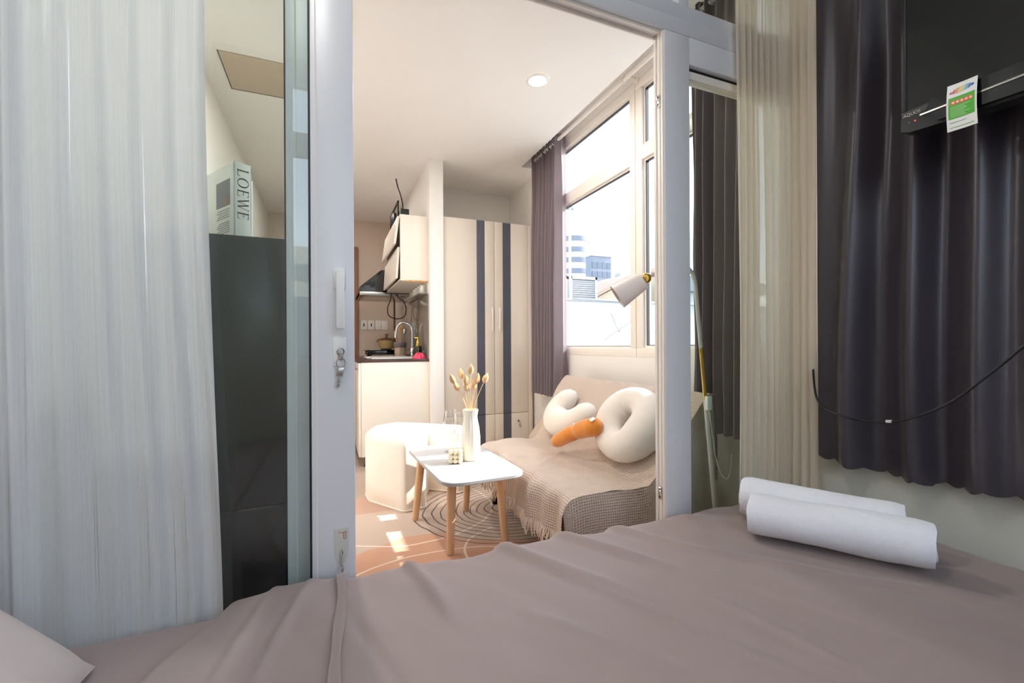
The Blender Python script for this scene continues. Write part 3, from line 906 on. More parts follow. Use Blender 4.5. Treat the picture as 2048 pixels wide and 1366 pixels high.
for k in range(14):
    x = U0 + 0.03 + k * 0.0155
    m_.box(x, x + 0.0165, UY0 - 0.0015, UY0 + 0.02, UZ0 - rnd.uniform(0.004, 0.009), UZ0 + rnd.uniform(0.002, 0.010))
build('chipped_edge', m_, 'chipboard', wc)
# black bracket-and-cable contraption on the cabinet top
fb = thing('router_bracket', 'black metal bracket with a dark round fan and cable on the wall cabinet top', 'bracket', (0.62, 4.35, UZ1))
m_ = MB()
m_.box(0.575, 0.585, 4.62, 4.64, UZ1, UZ1 + 0.20).box(0.575, 0.585, 4.10, 4.12, UZ1, UZ1 + 0.20).box(0.573, 0.587, 4.10, 4.64, UZ1 + 0.185, UZ1 + 0.202).box(0.585, 0.70, 4.10, 4.125, UZ1 + 0.0, UZ1 + 0.025)
build('frame', m_, 'black_metal', fb)
build('fan_body', MB().lathe([(0.03, 0), (0.07, 0.004), (0.075, 0.03), (0.04, 0.05)], (0.60, 4.38, UZ1 + 0.095), 20, Matrix.Rotation(-PI / 2, 4, 'Y')).box(0.59, 0.66, 4.34, 4.42, UZ1, UZ1 + 0.06, r=0.004), 'black_plastic', fb)
build('cable', MB().tube(spline([(0.62, 4.12, UZ1 + 0.03), (0.62, 4.10, UZ1 + 0.16), (0.60, 4.08, UZ1 + 0.24), (0.58, 4.12, UZ1 + 0.33), (0.575, 4.2, ZC - 0.055)], 6), 0.006, 8), 'black_plastic', fb)
build('cable_box', MB().box(0.59, 0.67, 4.05, 4.15, UZ1 + 0.02, UZ1 + 0.12, r=0.006), 'black_plastic', fb)
# range hood
hd = thing('range_hood', 'black slant-fronted range hood over the stove with steel underside', 'hood', (0.55, 5.15, 1.5))
m_ = MB().prism([(0.791, 1.56), (0.791, 1.79), (0.50, 1.79), (0.30, 1.62), (0.30, 1.56)], 4.79, 5.45, axis='y')
build('shell', m_, 'black_gloss', hd)
build('filter_tray', MB().box(0.285, 0.791, 4.785, 5.455, 1.522, 1.56, r=0.003), 'steel', hd)
build('front_lip', MB().prism([(0.30, 1.62), (0.285, 1.60), (0.285, 1.525), (0.30, 1.525)], 4.786, 5.454, axis='y'), 'black_gloss', hd)
build('vent_frame', MB().prism([(0.31, 1.565), (0.335, 1.625), (0.39, 1.625), (0.375, 1.565)], 4.783, 4.789, axis='y'), 'stripe_grey', hd)
# hanging cable loop and pipe between hood and worktop
cp = [(0.60, 4.76, 1.545), (0.585, 4.74, 1.47), (0.56, 4.74, 1.40), (0.565, 4.74, 1.32), (0.62, 4.74, 1.285), (0.69, 4.74, 1.285), (0.735, 4.74, 1.32), (0.745, 4.74, 1.40), (0.715, 4.74, 1.47), (0.665, 4.75, 1.505), (0.66, 4.76, 1.545)]
solo('hanging_cable', MB().tube(spline(cp, 6), 0.0055, 8), 'black_plastic', (0.65, 4.74, 1.545), 'thin black cable looping down below the wall cabinet', 'cable')
solo('gas_pipe', MB().tube([(0.70, 5.30, 1.524), (0.70, 5.30, WTZ)], 0.011, 10), 'wood_brown', (0.70, 5.30, WTZ), 'thin dark vertical pipe between worktop and range hood', 'pipe')
# sockets on the kitchen back wall
for k, (x0, kind) in enumerate(((0.365, 0), (0.455, 0), (0.545, 1), (0.625, 1))):
    t = solo('wall_socket', MB().box(x0, x0 + 0.078, YB - 0.010, YB - 0.0005, 1.205, 1.325, r=0.003), 'white_plastic', (x0 + 0.04, YB, 1.265), ['white socket plate nearest the brown door, with a dark slot', 'white socket plate with a dark slot next to the blank plates', 'plain white blank switch plate third from the brown door', 'plain white switch plate farthest from the brown door'][k], 'socket', 'plates on the kitchen wall')
    if kind == 0:
        build('slot', MB().box(x0 + 0.032, x0 + 0.046, YB - 0.0115, YB - 0.009, 1.245, 1.285), 'black_plastic', t)
    else:
        build('rocker', MB().box(x0 + 0.02, x0 + 0.058, YB - 0.0125, YB - 0.009, 1.23, 1.30, r=0.001), 'paper', t)

# ------------------------------------------------------------------ fridge and books (behind the door glass)
FZ = 1.355
fr = thing('fridge', 'dark glass-fronted fridge behind the door glass, books on top', 'fridge', (-0.38, 1.95, 0))
build('body', MB().box(-0.665, -0.10, 1.672, 2.22, 0.03, FZ, r=0.006), 'fridge_side', fr)
d = build('door', MB().box(-0.665, -0.10, 1.63, 1.67, 0.05, 0.48, r=0.005), 'fridge_dark', fr)
d2 = build('door', MB().box(-0.665, -0.10, 1.63, 1.67, 0.486, FZ - 0.001, r=0.005), 'fridge_dark', fr)
build('handle', MB().box(-0.64, -0.625, 1.61, 1.632, 0.96, 1.2, r=0.004), 'black_metal', d2)
for x in (-0.62, -0.15):
    for y in (1.72, 2.16):
        build('foot', MB().lathe([(0.018, 0), (0.018, 0.03)], (x, y, 0), 10), 'black_plastic', fr)

BZ = FZ
def book_frame(ox, oy, ang):
    return Matrix.Translation((ox, oy, BZ)) @ Matrix.Rotation(math.radians(ang), 4, 'Z')
M_ = book_frame(-0.299, 1.75, 32)
bk = thing('coffee_table_book', 'thick white book with large serif lettering on its spine, standing on the fridge', 'book', (-0.299, 1.75, BZ), 'books on the fridge')
TH, DP, HT = 0.056, 0.24, 0.277
build('cover', MB().box(0, 0.004, 0, DP, 0, HT, r=0.0008, M=M_).box(TH - 0.004, TH, 0, DP, 0, HT, r=0.0008, M=M_).box(0.0, TH, 0, 0.004, 0, HT, r=0.0008, M=M_), 'book_white', bk)
build('pages', MB().box(0.004, TH - 0.004, 0.004, DP - 0.005, 0.004, HT - 0.004, M=M_), 'paper', bk)
# spine lettering, reading top to bottom: each stroke thick or thin as in a roman face
def strokes(letters, x_mid, z_top, size):
    mb_ = MB(); pos = 0.0
    for L in letters:
        segs = {'L': [((0.12, 0), (0.12, 1), .13), ((0.0, 0), (0.62, 0.03), .05), ((0.6, 0.0), (0.64, 0.22), .05), ((0.0, 0.98), (0.26, 0.98), .04)],
                'E': [((0.12, 0), (0.12, 1), .13), ((0.0, 0.02), (0.6, 0.02), .05), ((0.0, 0.98), (0.58, 0.98), .05), ((0.12, 0.51), (0.46, 0.51), .045), ((0.59, 0.0), (0.64, 0.2), .05), ((0.57, 0.82), (0.58, 1.0), .05), ((0.46, .43), (0.46, .59), .04)],
                'W': [((0.06, 1), (0.34, 0), .13), ((0.34, 0), (0.58, 1), .05), ((0.54, 1), (0.80, 0), .13), ((0.80, 0), (1.06, 1), .05), ((-0.06, 0.985), (0.22, 0.985), .04), ((0.94, 0.985), (1.16, 0.985), .04)]}.get(L)
        if L == 'O':
            wdt = 1.0
            n = 28; vs = []; fs = []
            for k in range(n):
                a = 2 * PI * k / n
                for ro, ri in ((0.47, 0.5), ):
                    vs.append((0.47 + 0.47 * math.cos(a), 0.5 + 0.52 * math.sin(a)))
                    vs.append((0.47 + 0.33 * math.cos(a + 0.12), 0.5 + 0.475 * math.sin(a + 0.12)))
            for k in range(n):
                a, b = 2 * k, 2 * ((k + 1) % n)
                fs.append([a, b, b + 1, a + 1])
        else:
            wdt = {'L': 0.68, 'E': 0.7, 'W': 1.16}[L]
            vs = []; fs = []
            for (p, q, tk) in segs:
                p = Vector((p[0], p[1])); q = Vector((q[0], q[1])); dd = (q - p).normalized(); nn = Vector((-dd.y, dd.x)) * tk / 2
                o = len(vs); vs += [tuple(p + nn), tuple(p - nn), tuple(q - nn), tuple(q + nn)]; fs.append([o, o + 1, o + 2, o + 3])
        out = []
        for (a, b) in vs:
            # letter x runs down the spine, letter y runs to the left... turned a quarter clockwise
            out.append(M_ @ Vector((x_mid + (b - 0.5) * size, -0.0006, z_top - (pos + a) * size)))
        mb_.add(out, fs)
        pos += wdt + 0.14
    return mb_
build('spine_lettering', strokes('LOEWE', TH / 2 + 0.001, HT - 0.022, 0.036), 'book_ink', bk)
small = text_mesh('EGDO', 0.011, M_ @ Matrix.Translation((TH / 2, -0.0006, 0.010)) @ Matrix.Rotation(PI / 2, 4, 'X'), 0.0002)
build('spine_imprint', small, 'book_ink', bk)
# cover picture (flat print) and text lines on the side facing left
build('cover_picture', MB().box(-0.0007, 0.0, 0.030, 0.14, 0.135, 0.225, M=M_), 'stripe_grey', bk)
build('cover_picture_figure', MB().box(-0.0011, -0.0006, 0.05, 0.085, 0.137, 0.165, M=M_), 'wood_brown', bk)
m_ = MB()
for k in range(11):
    m_.box(-0.0007, 0.0, 0.035, 0.13 + 0.01 * math.sin(k * 2.1), 0.122 - k * 0.007 - (0.01 if k > 4 else 0), 0.1236 - k * 0.007 - (0.01 if k > 4 else 0), M=M_)
build('cover_text_lines', m_, 'book_ink', bk)
b2 = thing('thin_book', 'slim pale book tucked against the thick white one on the fridge', 'book', (-0.245, 1.80, BZ), 'books on the fridge')
build('cover', MB().box(TH + 0.001, TH + 0.004, 0.03, 0.22, 0, 0.235, r=0.0006, M=M_).box(TH + 0.014, TH + 0.017, 0.03, 0.22, 0, 0.235, r=0.0006, M=M_).box(TH + 0.001, TH + 0.017, 0.028, 0.032, 0, 0.235, r=0.0006, M=M_), 'book_white', b2)
build('pages', MB().box(TH + 0.004, TH + 0.014, 0.032, 0.215, 0.003, 0.232, M=M_), 'paper', b2)
m_ = MB()
for k in range(9):
    m_.box(TH + 0.007, TH + 0.011, 0.0274, 0.0281, 0.20 - k * 0.007, 0.204 - k * 0.007, M=M_)
build('spine_text', m_, 'stripe_grey', b2)

# ------------------------------------------------------------------ rug
RX, RY = 0.10, 1.395
solo('rug', MB().box(RX, 1.74, RY, 3.06, 0.0, 0.008, r=0.003), 'rug_pile', (RX, RY, 0), 'taupe rug with thin dark concentric rings and terracotta patch under the table', 'rug')

# ------------------------------------------------------------------ pouf
PF = 0.008
def densify(p, q=0.25):
    o = []
    for i in range(len(p)):
        a, b = p[i], p[(i + 1) % len(p)]
        o += [a, (a[0] + (b[0] - a[0]) * q, a[1] + (b[1] - a[1]) * q), (a[0] + (b[0] - a[0]) * (1 - q), a[1] + (b[1] - a[1]) * (1 - q))]
    return o
def offset_poly(poly, d):
    out = []
    n = len(poly)
    for i in range(n):
        a, b = Vector(poly[i - 1]), Vector(poly[(i + 1) % n])
        t_ = (b - a).normalized()
        out.append((poly[i][0] - t_.y * d, poly[i][1] + t_.x * d))
    return out
def miter(poly, d):
    out = []
    n = len(poly)
    for i in range(n):
        p0, p1, p2 = Vector(poly[i - 1]), Vector(poly[i]), Vector(poly[(i + 1) % n])
        e0, e1 = (p1 - p0).normalized(), (p2 - p1).normalized()
        n0, n1 = Vector((-e0.y, e0.x)), Vector((-e1.y, e1.x))
        m = n0 + n1
        k = d / max(0.35, m.dot(n0))
        out.append((p1.x + m.x * k, p1.y + m.y * k))
    return out
base_poly = [(0.222, 2.94), (0.40, 2.66), (0.535, 2.685), (0.57, 2.88), (0.62, 3.01), (0.70, 2.945), (0.79, 2.855), (0.90, 2.93), (0.86, 3.04), (0.74, 3.12), (0.60, 3.24), (0.44, 3.34), (0.27, 3.24), (0.212, 3.08)]
poly = chaikin(densify(base_poly), 3)
n = len(poly)
cx_ = sum(p[0] for p in poly) / n; cy_ = sum(p[1] for p in poly) / n
HP = 0.435
rings = [(0.004, 0.0), (0.0, 0.006)] + [(0.0, 0.12), (0.0, 0.25)]
for k in range(8):
    a = PI / 2 * k / 7
    rings.append((0.045 * (1 - math.cos(a)), HP - 0.05 + 0.05 * math.sin(a)))
vs = []; fs = []
for (d, z) in rings:
    for p in chaikin(densify(miter(base_poly, d)), 3):
        vs.append((p[0], p[1], PF + z))
for i in range(len(rings) - 1):
    for k in range(n):
        fs.append([i * n + k, i * n + (k + 1) % n, (i + 1) * n + (k + 1) % n, (i + 1) * n + k])
fs.append(list(range(n))[::-1]); fs.append([(len(rings) - 1) * n + k for k in range(n)])
pf_ = solo('pouf', MB().add(vs, fs, True), 'leather_white', (cx_, cy_, PF), 'white curved crescent-shaped pouf stool behind the coffee table', 'pouf', sharp=50)
m_ = MB().tube([(p[0], p[1], PF + 0.012) for p in offset_poly(poly, -0.001)][::3], 0.0025, 6, closed=True)
build('bottom_piping', m_, 'leather_white', pf_)

# ------------------------------------------------------------------ coffee table
TZ = 0.40
ct = thing('coffee_table', 'small white rounded coffee table on four splayed beech legs', 'table', (0.63, 2.28, PF))
def rrect(x0, x1, y0, y1, r, n=7):
    out = []
    for cx, cy, a0 in ((x1 - r, y1 - r, 0), (x0 + r, y1 - r, 90), (x0 + r, y0 + r, 180), (x1 - r, y0 + r, 270)):
        for k in range(n + 1):
            a = math.radians(a0 + 90 * k / n)
            out.append((cx + r * math.cos(a), cy + r * math.sin(a)))
    return out
rot = Matrix.Translation((0.636, 2.262, 0)) @ Matrix.Rotation(math.radians(3.0), 4, 'Z')
top = [(rot @ Vector((p[0], p[1], 0)))[:2] for p in rrect(-0.205, 0.205, -0.385, 0.385, 0.085)]
vs = []; fs = []
for d, z in ((0.003, TZ - 0.018), (0.0, TZ - 0.015), (0.0, TZ - 0.003), (0.003, TZ)):
    for p in offset_poly(top, d): vs.append((p[0], p[1], z))
n = len(top)
for i in range(3):
    for k in range(n):
        fs.append([i * n + k, i * n + (k + 1) % n, (i + 1) * n + (k + 1) % n, (i + 1) * n + k])
fs.append(list(range(n))[::-1]); fs.append([3 * n + k for k in range(n)])
build('tabletop', MB().add(vs, fs, True), 'table_white', ct, 40)
for (fx_, fy_, tx, ty) in ((0.443, 2.535, 0.475, 2.49), (0.523, 2.052, 0.535, 2.06), (0.815, 2.076, 0.785, 2.09), (0.752, 2.562, 0.745, 2.50)):
    build('leg', MB().tube([(fx_, fy_, PF + 0.002), (fx_ + (tx - fx_) * .05, fy_ + (ty - fy_) * .05, PF + 0.012), (tx, ty, TZ - 0.018)], [0.0165, 0.018, 0.024], 18), 'beech', ct)

# vase with dried bunny tails
vx, vy = 0.682, 2.232
prof = [(0.044, 0.0), (0.048, 0.004), (0.050, 0.06), (0.049, 0.12), (0.044, 0.17), (0.037, 0.205), (0.0345, 0.225), (0.038, 0.25), (0.0405, 0.262), (0.037, 0.262), (0.031, 0.225), (0.034, 0.2), (0.042, 0.15), (0.044, 0.02)]
solo('vase', MB().lathe(prof, (vx, vy, TZ), 96, flute=20, fl=0.022), 'ceramic_white', (vx, vy, TZ), 'tall fluted white vase holding dried grass on the coffee table', 'vase')
heads = [(-0.092, 0.0, 0.436, 'leaning farthest towards the kitchen cabinet'), (-0.066, 0.02, 0.397, 'low on the kitchen side of the bunch'), (-0.024, -0.02, 0.397, 'low at the front middle of the bunch'), (-0.040, 0.03, 0.46, 'tall on the kitchen side of the bunch'), (0.012, 0.03, 0.482, 'tallest of the bunch'), (0.034, -0.01, 0.435, 'against the dark wardrobe stripe'), (0.020, 0.0, 0.402, 'low against the dark wardrobe stripe'), (0.088, 0.02, 0.434, 'leaning farthest towards the sofa'), (-0.030, -0.03, 0.43, 'in the middle of the bunch')]
for k, (dx, dy, hz, wh) in enumerate(heads):
    b0 = Vector((vx + dx * 0.05, vy + dy * 0.1, TZ + 0.02)); b1 = Vector((vx + dx * 0.22, vy + dy * 0.3, TZ + 0.26)); b2 = Vector((vx + dx, vy + dy, TZ + hz - 0.02))
    t = thing('bunny_tail_stem', 'dried bunny tail grass stem ' + wh, 'dried flower', b0, 'dried grass in the vase')
    build('stem', MB().tube(spline([b0, b1, b2], 5), 0.0014, 6), 'straw', t)
    dr_ = (b2 - b1).normalized()
    Mh = dr_.to_track_quat('Z', 'Y').to_matrix().to_4x4()
    build('seed_head', MB().lathe([(0.003, -0.018), (0.012, -0.009), (0.0150, 0.003), (0.0135, 0.017), (0.0075, 0.030), (0.001, 0.040)], b2, 12, Mh, flute=6, fl=0.10), 'bunny_tail', t)
# wine glasses
def wine_glass(x, y, hgt, rb, label):
    t = thing('wine_glass', label, 'wine glass', (x, y, TZ), 'wine glasses on the coffee table')
    s = hgt
    build('bowl', MB().lathe([(0.004, 0.42 * s), (rb * 0.55, 0.45 * s), (rb * 0.9, 0.55 * s), (rb, 0.66 * s), (rb * 0.93, 0.8 * s), (rb * 0.76, 1.0 * s), (rb * 0.73, 1.0 * s), (rb * 0.9, 0.8 * s), (rb * 0.965, 0.66 * s), (rb * 0.87, 0.56 * s), (rb * 0.5, 0.465 * s), (0.0001, 0.44 * s)], (x, y, TZ), 32), 'clear_glass', t)
    build('stem', MB().lathe([(0.012, 0.012), (0.0045, 0.03), (0.0035, 0.06), (0.004, 0.42 * s)], (x, y, TZ), 14), 'clear_glass', t)
    build('foot', MB().lathe([(0.034, 0.0), (0.034, 0.002), (0.012, 0.010)], (x, y, TZ), 28), 'clear_glass', t)
wine_glass(0.628, 2.44, 0.236, 0.043, 'taller clear wine glass nearer the kitchen side of the table')
wine_glass(0.668, 2.40, 0.222, 0.038, 'smaller clear wine glass standing right behind the white vase')
# bubble candle: a cube of little balls
cc = thing('bubble_candle', 'small cream bubble cube candle beside the vase', 'candle', (0.592, 2.20, TZ))
Mc = Matrix.Translation((0.592, 2.20, TZ)) @ Matrix.Rotation(math.radians(-20), 4, 'Z')
m_ = MB()
for i in (-1, 0, 1):
    for j in (-1, 0, 1):
        for k in range(3):
            m_.sphere(Mc @ Vector((i * 0.023, j * 0.023, 0.0135 + k * 0.023)), 0.0135, 12, 8)
build('wax_body', m_, 'wax_cream', cc)
build('wick', MB().tube([Mc @ Vector((0, 0, 0.07)), Mc @ Vector((0.001, 0, 0.083))], 0.0012, 6), 'paper', cc)

# ------------------------------------------------------------------ sofa
SB = PF
so = thing('sofa_bed', 'low sofa bed with a reclined back under the beige throw', 'sofa', (1.3, 2.15, SB))
build('seat', MB().box(0.90, 1.36, 1.575, 2.68, 0.17, 0.365, r=0.03, seg=3), 'sofa_fabric', so)
Ms = Matrix.Translation((1.27, 0, 0.35)) @ Matrix.Rotation(math.radians(-50.5), 4, 'Y')
build('backrest', MB().box(0.0, 0.50, 1.575, 2.86, -0.14, -0.012, r=0.03, seg=3, M=Ms), 'sofa_fabric', so)
build('frame', MB().box(0.93, 1.60, 1.60, 1.63, 0.14, 0.17).box(0.93, 1.60, 2.62, 2.65, 0.14, 0.17).box(0.93, 0.96, 1.63, 2.62, 0.14, 0.17), 'black_metal', so)
for x, y in ((0.95, 1.64), (0.95, 2.60), (1.55, 1.64), (1.55, 2.60)):
    build('leg', MB().tube([(x, y, SB), (x, y, 0.145)], [0.016, 0.02], 10), 'black_metal', so)

# throw over seat and back, with fringe along the front
prof = [(0.868, 0.205), (0.872, 0.26), (0.876, 0.32), (0.884, 0.358), (0.905, 0.378), (0.94, 0.386), (1.02, 0.388), (1.12, 0.385), (1.22, 0.379), (1.275, 0.383), (1.32, 0.42), (1.40, 0.512), (1.48, 0.608), (1.56, 0.70), (1.60, 0.748), (1.622, 0.768), (1.648, 0.772), (1.668, 0.755), (1.676, 0.70), (1.68, 0.55), (1.68, 0.36)]
pl = [0.0]
for i in range(1, len(prof)):
    pl.append(pl[-1] + math.hypot(prof[i][0] - prof[i - 1][0], prof[i][1] - prof[i - 1][1]))
def prof_at(s):
    s *= pl[-1]
    for i in range(1, len(prof)):
        if s <= pl[i] + 1e-9:
            k = (s - pl[i - 1]) / (pl[i] - pl[i - 1])
            return prof[i - 1][0] + (prof[i][0] - prof[i - 1][0]) * k, prof[i - 1][1] + (prof[i][1] - prof[i - 1][1]) * k
    return prof[-1]
TW = 108.0
def throw_fn(u, v):
    x, z = prof_at(v)
    L = v * pl[-1]
    y = 1.55 + u * (1.13 + 0.22 * smooth(0.45, 1.05, L))
    hang = 1 - smooth(0.10, 0.20, L)
    wr = 0.010 * vnoise(y * 9 + 3, L * 3, 4) + 0.004 * vnoise(y * 22, L * 14, 9)
    x -= hang * (0.010 + 0.014 * math.sin(y * 17 + 1.2) + 0.010 * math.sin(y * 41)) + (1 - hang) * wr * 0.15
    z += (1 - hang) * (0.005 * vnoise(y * 6, L * 8, 2) + 0.004 * vnoise(y * 15 + L * 9, L * 12 - y * 6, 5)) - hang * 0.012 * vnoise(y * 5, 0.3, 8)
    # a crossing fold on the seat
    f = abs((y - 1.95) - (x - 0.9) * 0.9)
    z += 0.008 * math.exp(-(f / 0.02) ** 2) * (1 - hang) * (1 - smooth(1.2, 1.3, x))
    return (x, y, z, y * TW / 2 / PI / 0.6, L * TW / 2 / PI / 0.6)
th = MB().grid(throw_fn, 110, 110)
def side_fn(u, v):
    # u along the profile (seat then back), v down the side facing the bed
    s0 = pl[2] / pl[-1]; s1 = pl[16] / pl[-1]
    s = s0 + (s1 - s0) * u
    x, z = prof_at(s)
    x -= 0.022 * (1 - smooth(0.0, 0.12, u))
    zb = 0.075 + 0.02 * vnoise(x * 9, 1.5, 3)
    zz = z + (zb - z) * v
    y = 1.55 - 0.012 * math.sin(PI * min(1, v * 3) / 2) - v * (0.012 + 0.010 * math.sin(x * 30)) * 0.6
    return (x, y, zz, s * pl[-1] * TW / 2 / PI / 0.6, (1.55 - v * (z - zb)) * TW / 2 / PI / 0.6)
th.grid(side_fn, 60, 24)
thr = solo('throw_blanket', th, 'throw', (1.2, 2.1, 0.38), 'beige waffle-weave throw blanket with fringe draped over the sofa', 'throw', sharp=0)
m_ = MB()
for k in range(190):
    u = (k + rnd.random() * 0.6) / 190
    x, y, z, _, _ = throw_fn(u, 0.0)
    L = rnd.uniform(0.045, 0.075)
    m_.tube([(x, y, z + 0.004), (x - rnd.uniform(0, .012), y + rnd.uniform(-.008, .008), z - L * 0.5), (x + rnd.uniform(-.012, .006), y + rnd.uniform(-.012, .012), z - L)], [0.0028, 0.003, 0.0018], 4, cap=False)
for k in range(60):
    u = (k + rnd.random() * 0.6) / 60
    x, y, z, _, _ = side_fn(u * 0.98, 1.0)
    L = rnd.uniform(0.03, 0.05)
    m_.tube([(x, y, z + 0.004), (x, y - 0.004, z - L * 0.5), (x + rnd.uniform(-.01, .01), y - rnd.uniform(0, .012), z - L)], [0.0028, 0.003, 0.0018], 4, cap=False)
fo = build('fringe', m_, 'fringe', thr); fo['kind'] = 'stuff'

# cushions on the sofa: built in the plane that leans on the back
n_ = Vector((-0.77, 0, 0.635)); u_ = Vector((0.634, 0, 0.773)); y_ = Vector((0, 1, 0))
def on_back(u, y, off):
    base = Vector((1.305, 0, 0.385))
    return base + u_ * u + y_ * y + n_ * off
def cushion_tube(name, pts, rad, off, label, m, seg=20, closed=False, flat=0.85):
    P = [on_back(u, y, off) for (y, u) in pts]
    mb_ = MB()
    mb_.tube(P, rad, seg, cap=True, squash=(n_, flat), closed=closed)
    c = on_back(sum(p[1] for p in pts) / len(pts), sum(p[0] for p in pts) / len(pts), off)
    return solo(name, mb_, m, c, label, 'cushion', None, sharp=0)
# ring cushion
pts = []; rads = []
for k in range(40):
    a = 2 * PI * k / 40
    pts.append((1.835 + 0.132 * math.cos(a), 0.222 + 0.128 * math.sin(a) + 0.020 * math.cos(a)))
    rads.append(0.077 + 0.020 * math.cos(a) ** 2 + 0.004 * math.sin(2 * a + 0.6))
cushion_tube('ring_cushion', pts, rads, 0.074, 'large cream plush ring cushion with a hole in the middle', 'plush_cream', 24, True)
ctl = [(2.50, 0.345), (2.565, 0.235), (2.555, 0.165), (2.49, 0.120), (2.41, 0.112), (2.33, 0.135), (2.275, 0.185), (2.215, 0.275)]
sp_ = [(p.x, p.y) for p in spline([(a, b, 0) for a, b in ctl], 5)]
nn = len(sp_)
rads = [0.068 * (0.15 if i in (0, nn - 1) else 0.62 if i in (1, nn - 2) else 0.86 if i in (2, nn - 3) else 1.0) * (1 + 0.34 * math.sin(PI * i / (nn - 1))) for i in range(nn)]
sp2 = list(sp_)
cushion_tube('neck_cushion', sp2, rads, 0.062, 'cream plush U-shaped cushion at the far end of the sofa', 'plush_cream', 22)
# orange twisted plush lying in front
a0 = Vector((1.19, 2.275, 0.428)); a1 = Vector((1.255, 1.885, 0.592))
pp = []; rr = []
for k in range(25):
    s = k / 24
    p = a0.lerp(a1, s) + Vector((0, 0, 0.018 * math.sin(PI * s)))
    r = 0.052 * (max(0.02, math.sin(PI * min(1, s * 2.2 if s < .25 else 1)) if False else 1.0))
    env = min(1, math.sqrt(max(0.0, 1 - ((0.16 - s) / 0.16) ** 2)) if s < 0.16 else 1) * min(1, math.sqrt(max(0.0, 1 - ((s - 0.86) / 0.14) ** 2)) if s > 0.86 else 1)
    pinch = 1 - 0.32 * math.exp(-((s - 0.52) / 0.035) ** 2)
    pp.append(p); rr.append(max(0.003, (0.037 + 0.014 * s) * env * pinch))
oc = solo('croissant_plush', MB().tube(pp, rr, 20), 'plush_orange', a0, 'orange pinched sausage-shaped plush lying between the cream cushions', 'plush toy', sharp=0)
for a_, b_ in ((3, 11), (14, 23)):
    build('stitch_line', MB().tube([p + Vector((-0.6, 0, 0.8)).normalized() * r * 0.995 for p, r in list(zip(pp, rr))[a_:b_]], 0.0018, 6), 'plush_orange', oc)
q = pp[22] + Vector((-0.5, -0.1, 0.8)).normalized() * rr[22]
build('care_tag', MB().box(-0.014, 0.014, -0.010, 0.010, 0, 0.0015, M=Matrix.Translation(q) @ Matrix.Rotation(-0.5, 4, 'Y') @ Matrix.Rotation(0.3, 4, 'X')), 'white_plastic', oc)
q = pp[13] + Vector((-0.2, 0.4, 0.9)).normalized() * rr[13]
build('care_tag', MB().box(-0.005, 0.005, -0.012, 0.012, 0, 0.0015, M=Matrix.Translation(q) @ Matrix.Rotation(0.5, 4, 'X')), 'white_plastic', oc)

# ------------------------------------------------------------------ floor lamp
fl_ = thing('floor_lamp', 'floor lamp with tapered pale shade, brass joint and white and brass pole', 'lamp', (1.590, 1.455, PF))
YL = 1.455
build('base', MB().lathe([(0.10, 0.0), (0.10, 0.012), (0.094, 0.017), (0.015, 0.02)], (1.592, YL, PF), 36), 'lamp_paint', fl_)
def polept(z): return (1.452 + (1.262 - z) * 0.1085, YL, z)
build('pole_lower', MB().tube([polept(PF + 0.015), polept(0.76)], 0.0095, 14), 'lamp_paint', fl_)
build('pole_middle', MB().tube([polept(0.755), polept(0.985)], 0.0085, 14), 'brass', fl_)
arm = [polept(0.98), polept(1.12), polept(1.22), (1.448, YL, 1.275), (1.425, YL, 1.315), (1.375, YL, 1.338), (1.31, YL, 1.325), (1.255, YL, 1.300), (1.205, YL, 1.275)]
build('arm', MB().tube(spline(arm, 5), 0.0085, 12), 'lamp_paint', fl_)
j = build('joint', MB().sphere((1.190, YL, 1.268), 0.0225, 16, 12), 'brass', fl_)
c0 = Vector((1.176, YL, 1.258)); c1 = Vector((1.090, YL + 0.055, 1.194))
ax = (c1 - c0).normalized()
Mx = ax.to_track_quat('Z', 'Y').to_matrix().to_4x4()
hh = (c1 - c0).length
build('shade', MB().lathe([(0.0001, 0.004), (0.020, 0.004), (0.034, 0.0), (0.0365, 0.002), (0.052, hh), (0.0505, hh), (0.035, 0.006), (0.0001, 0.008)], c0, 40, Mx), 'lamp_paint', fl_)
build('bulb', MB().lathe([(0.012, 0.01), (0.012, 0.03), (0.026, 0.06), (0.02, 0.085), (0.0001, 0.092)], c0, 18, Mx), 'white_plastic', fl_)
qx = polept(0.745)
build('switch_box', MB().box(qx[0] - 0.013, qx[0] + 0.013, YL - 0.024, YL - 0.006, 0.715, 0.775, r=0.003), 'white_plastic', fl_)
cd = [(qx[0] + 0.004, YL - 0.014, 0.715), (1.535, YL - 0.012, 0.60), (1.555, YL - 0.01, 0.5), (1.585, YL - 0.01, 0.43), (1.63, YL, 0.40), (1.665, YL + 0.01, 0.43), (1.68, YL + 0.02, 0.5)]
build('cord', MB().tube(spline(cd, 6), 0.0022, 6), 'white_plastic', fl_)

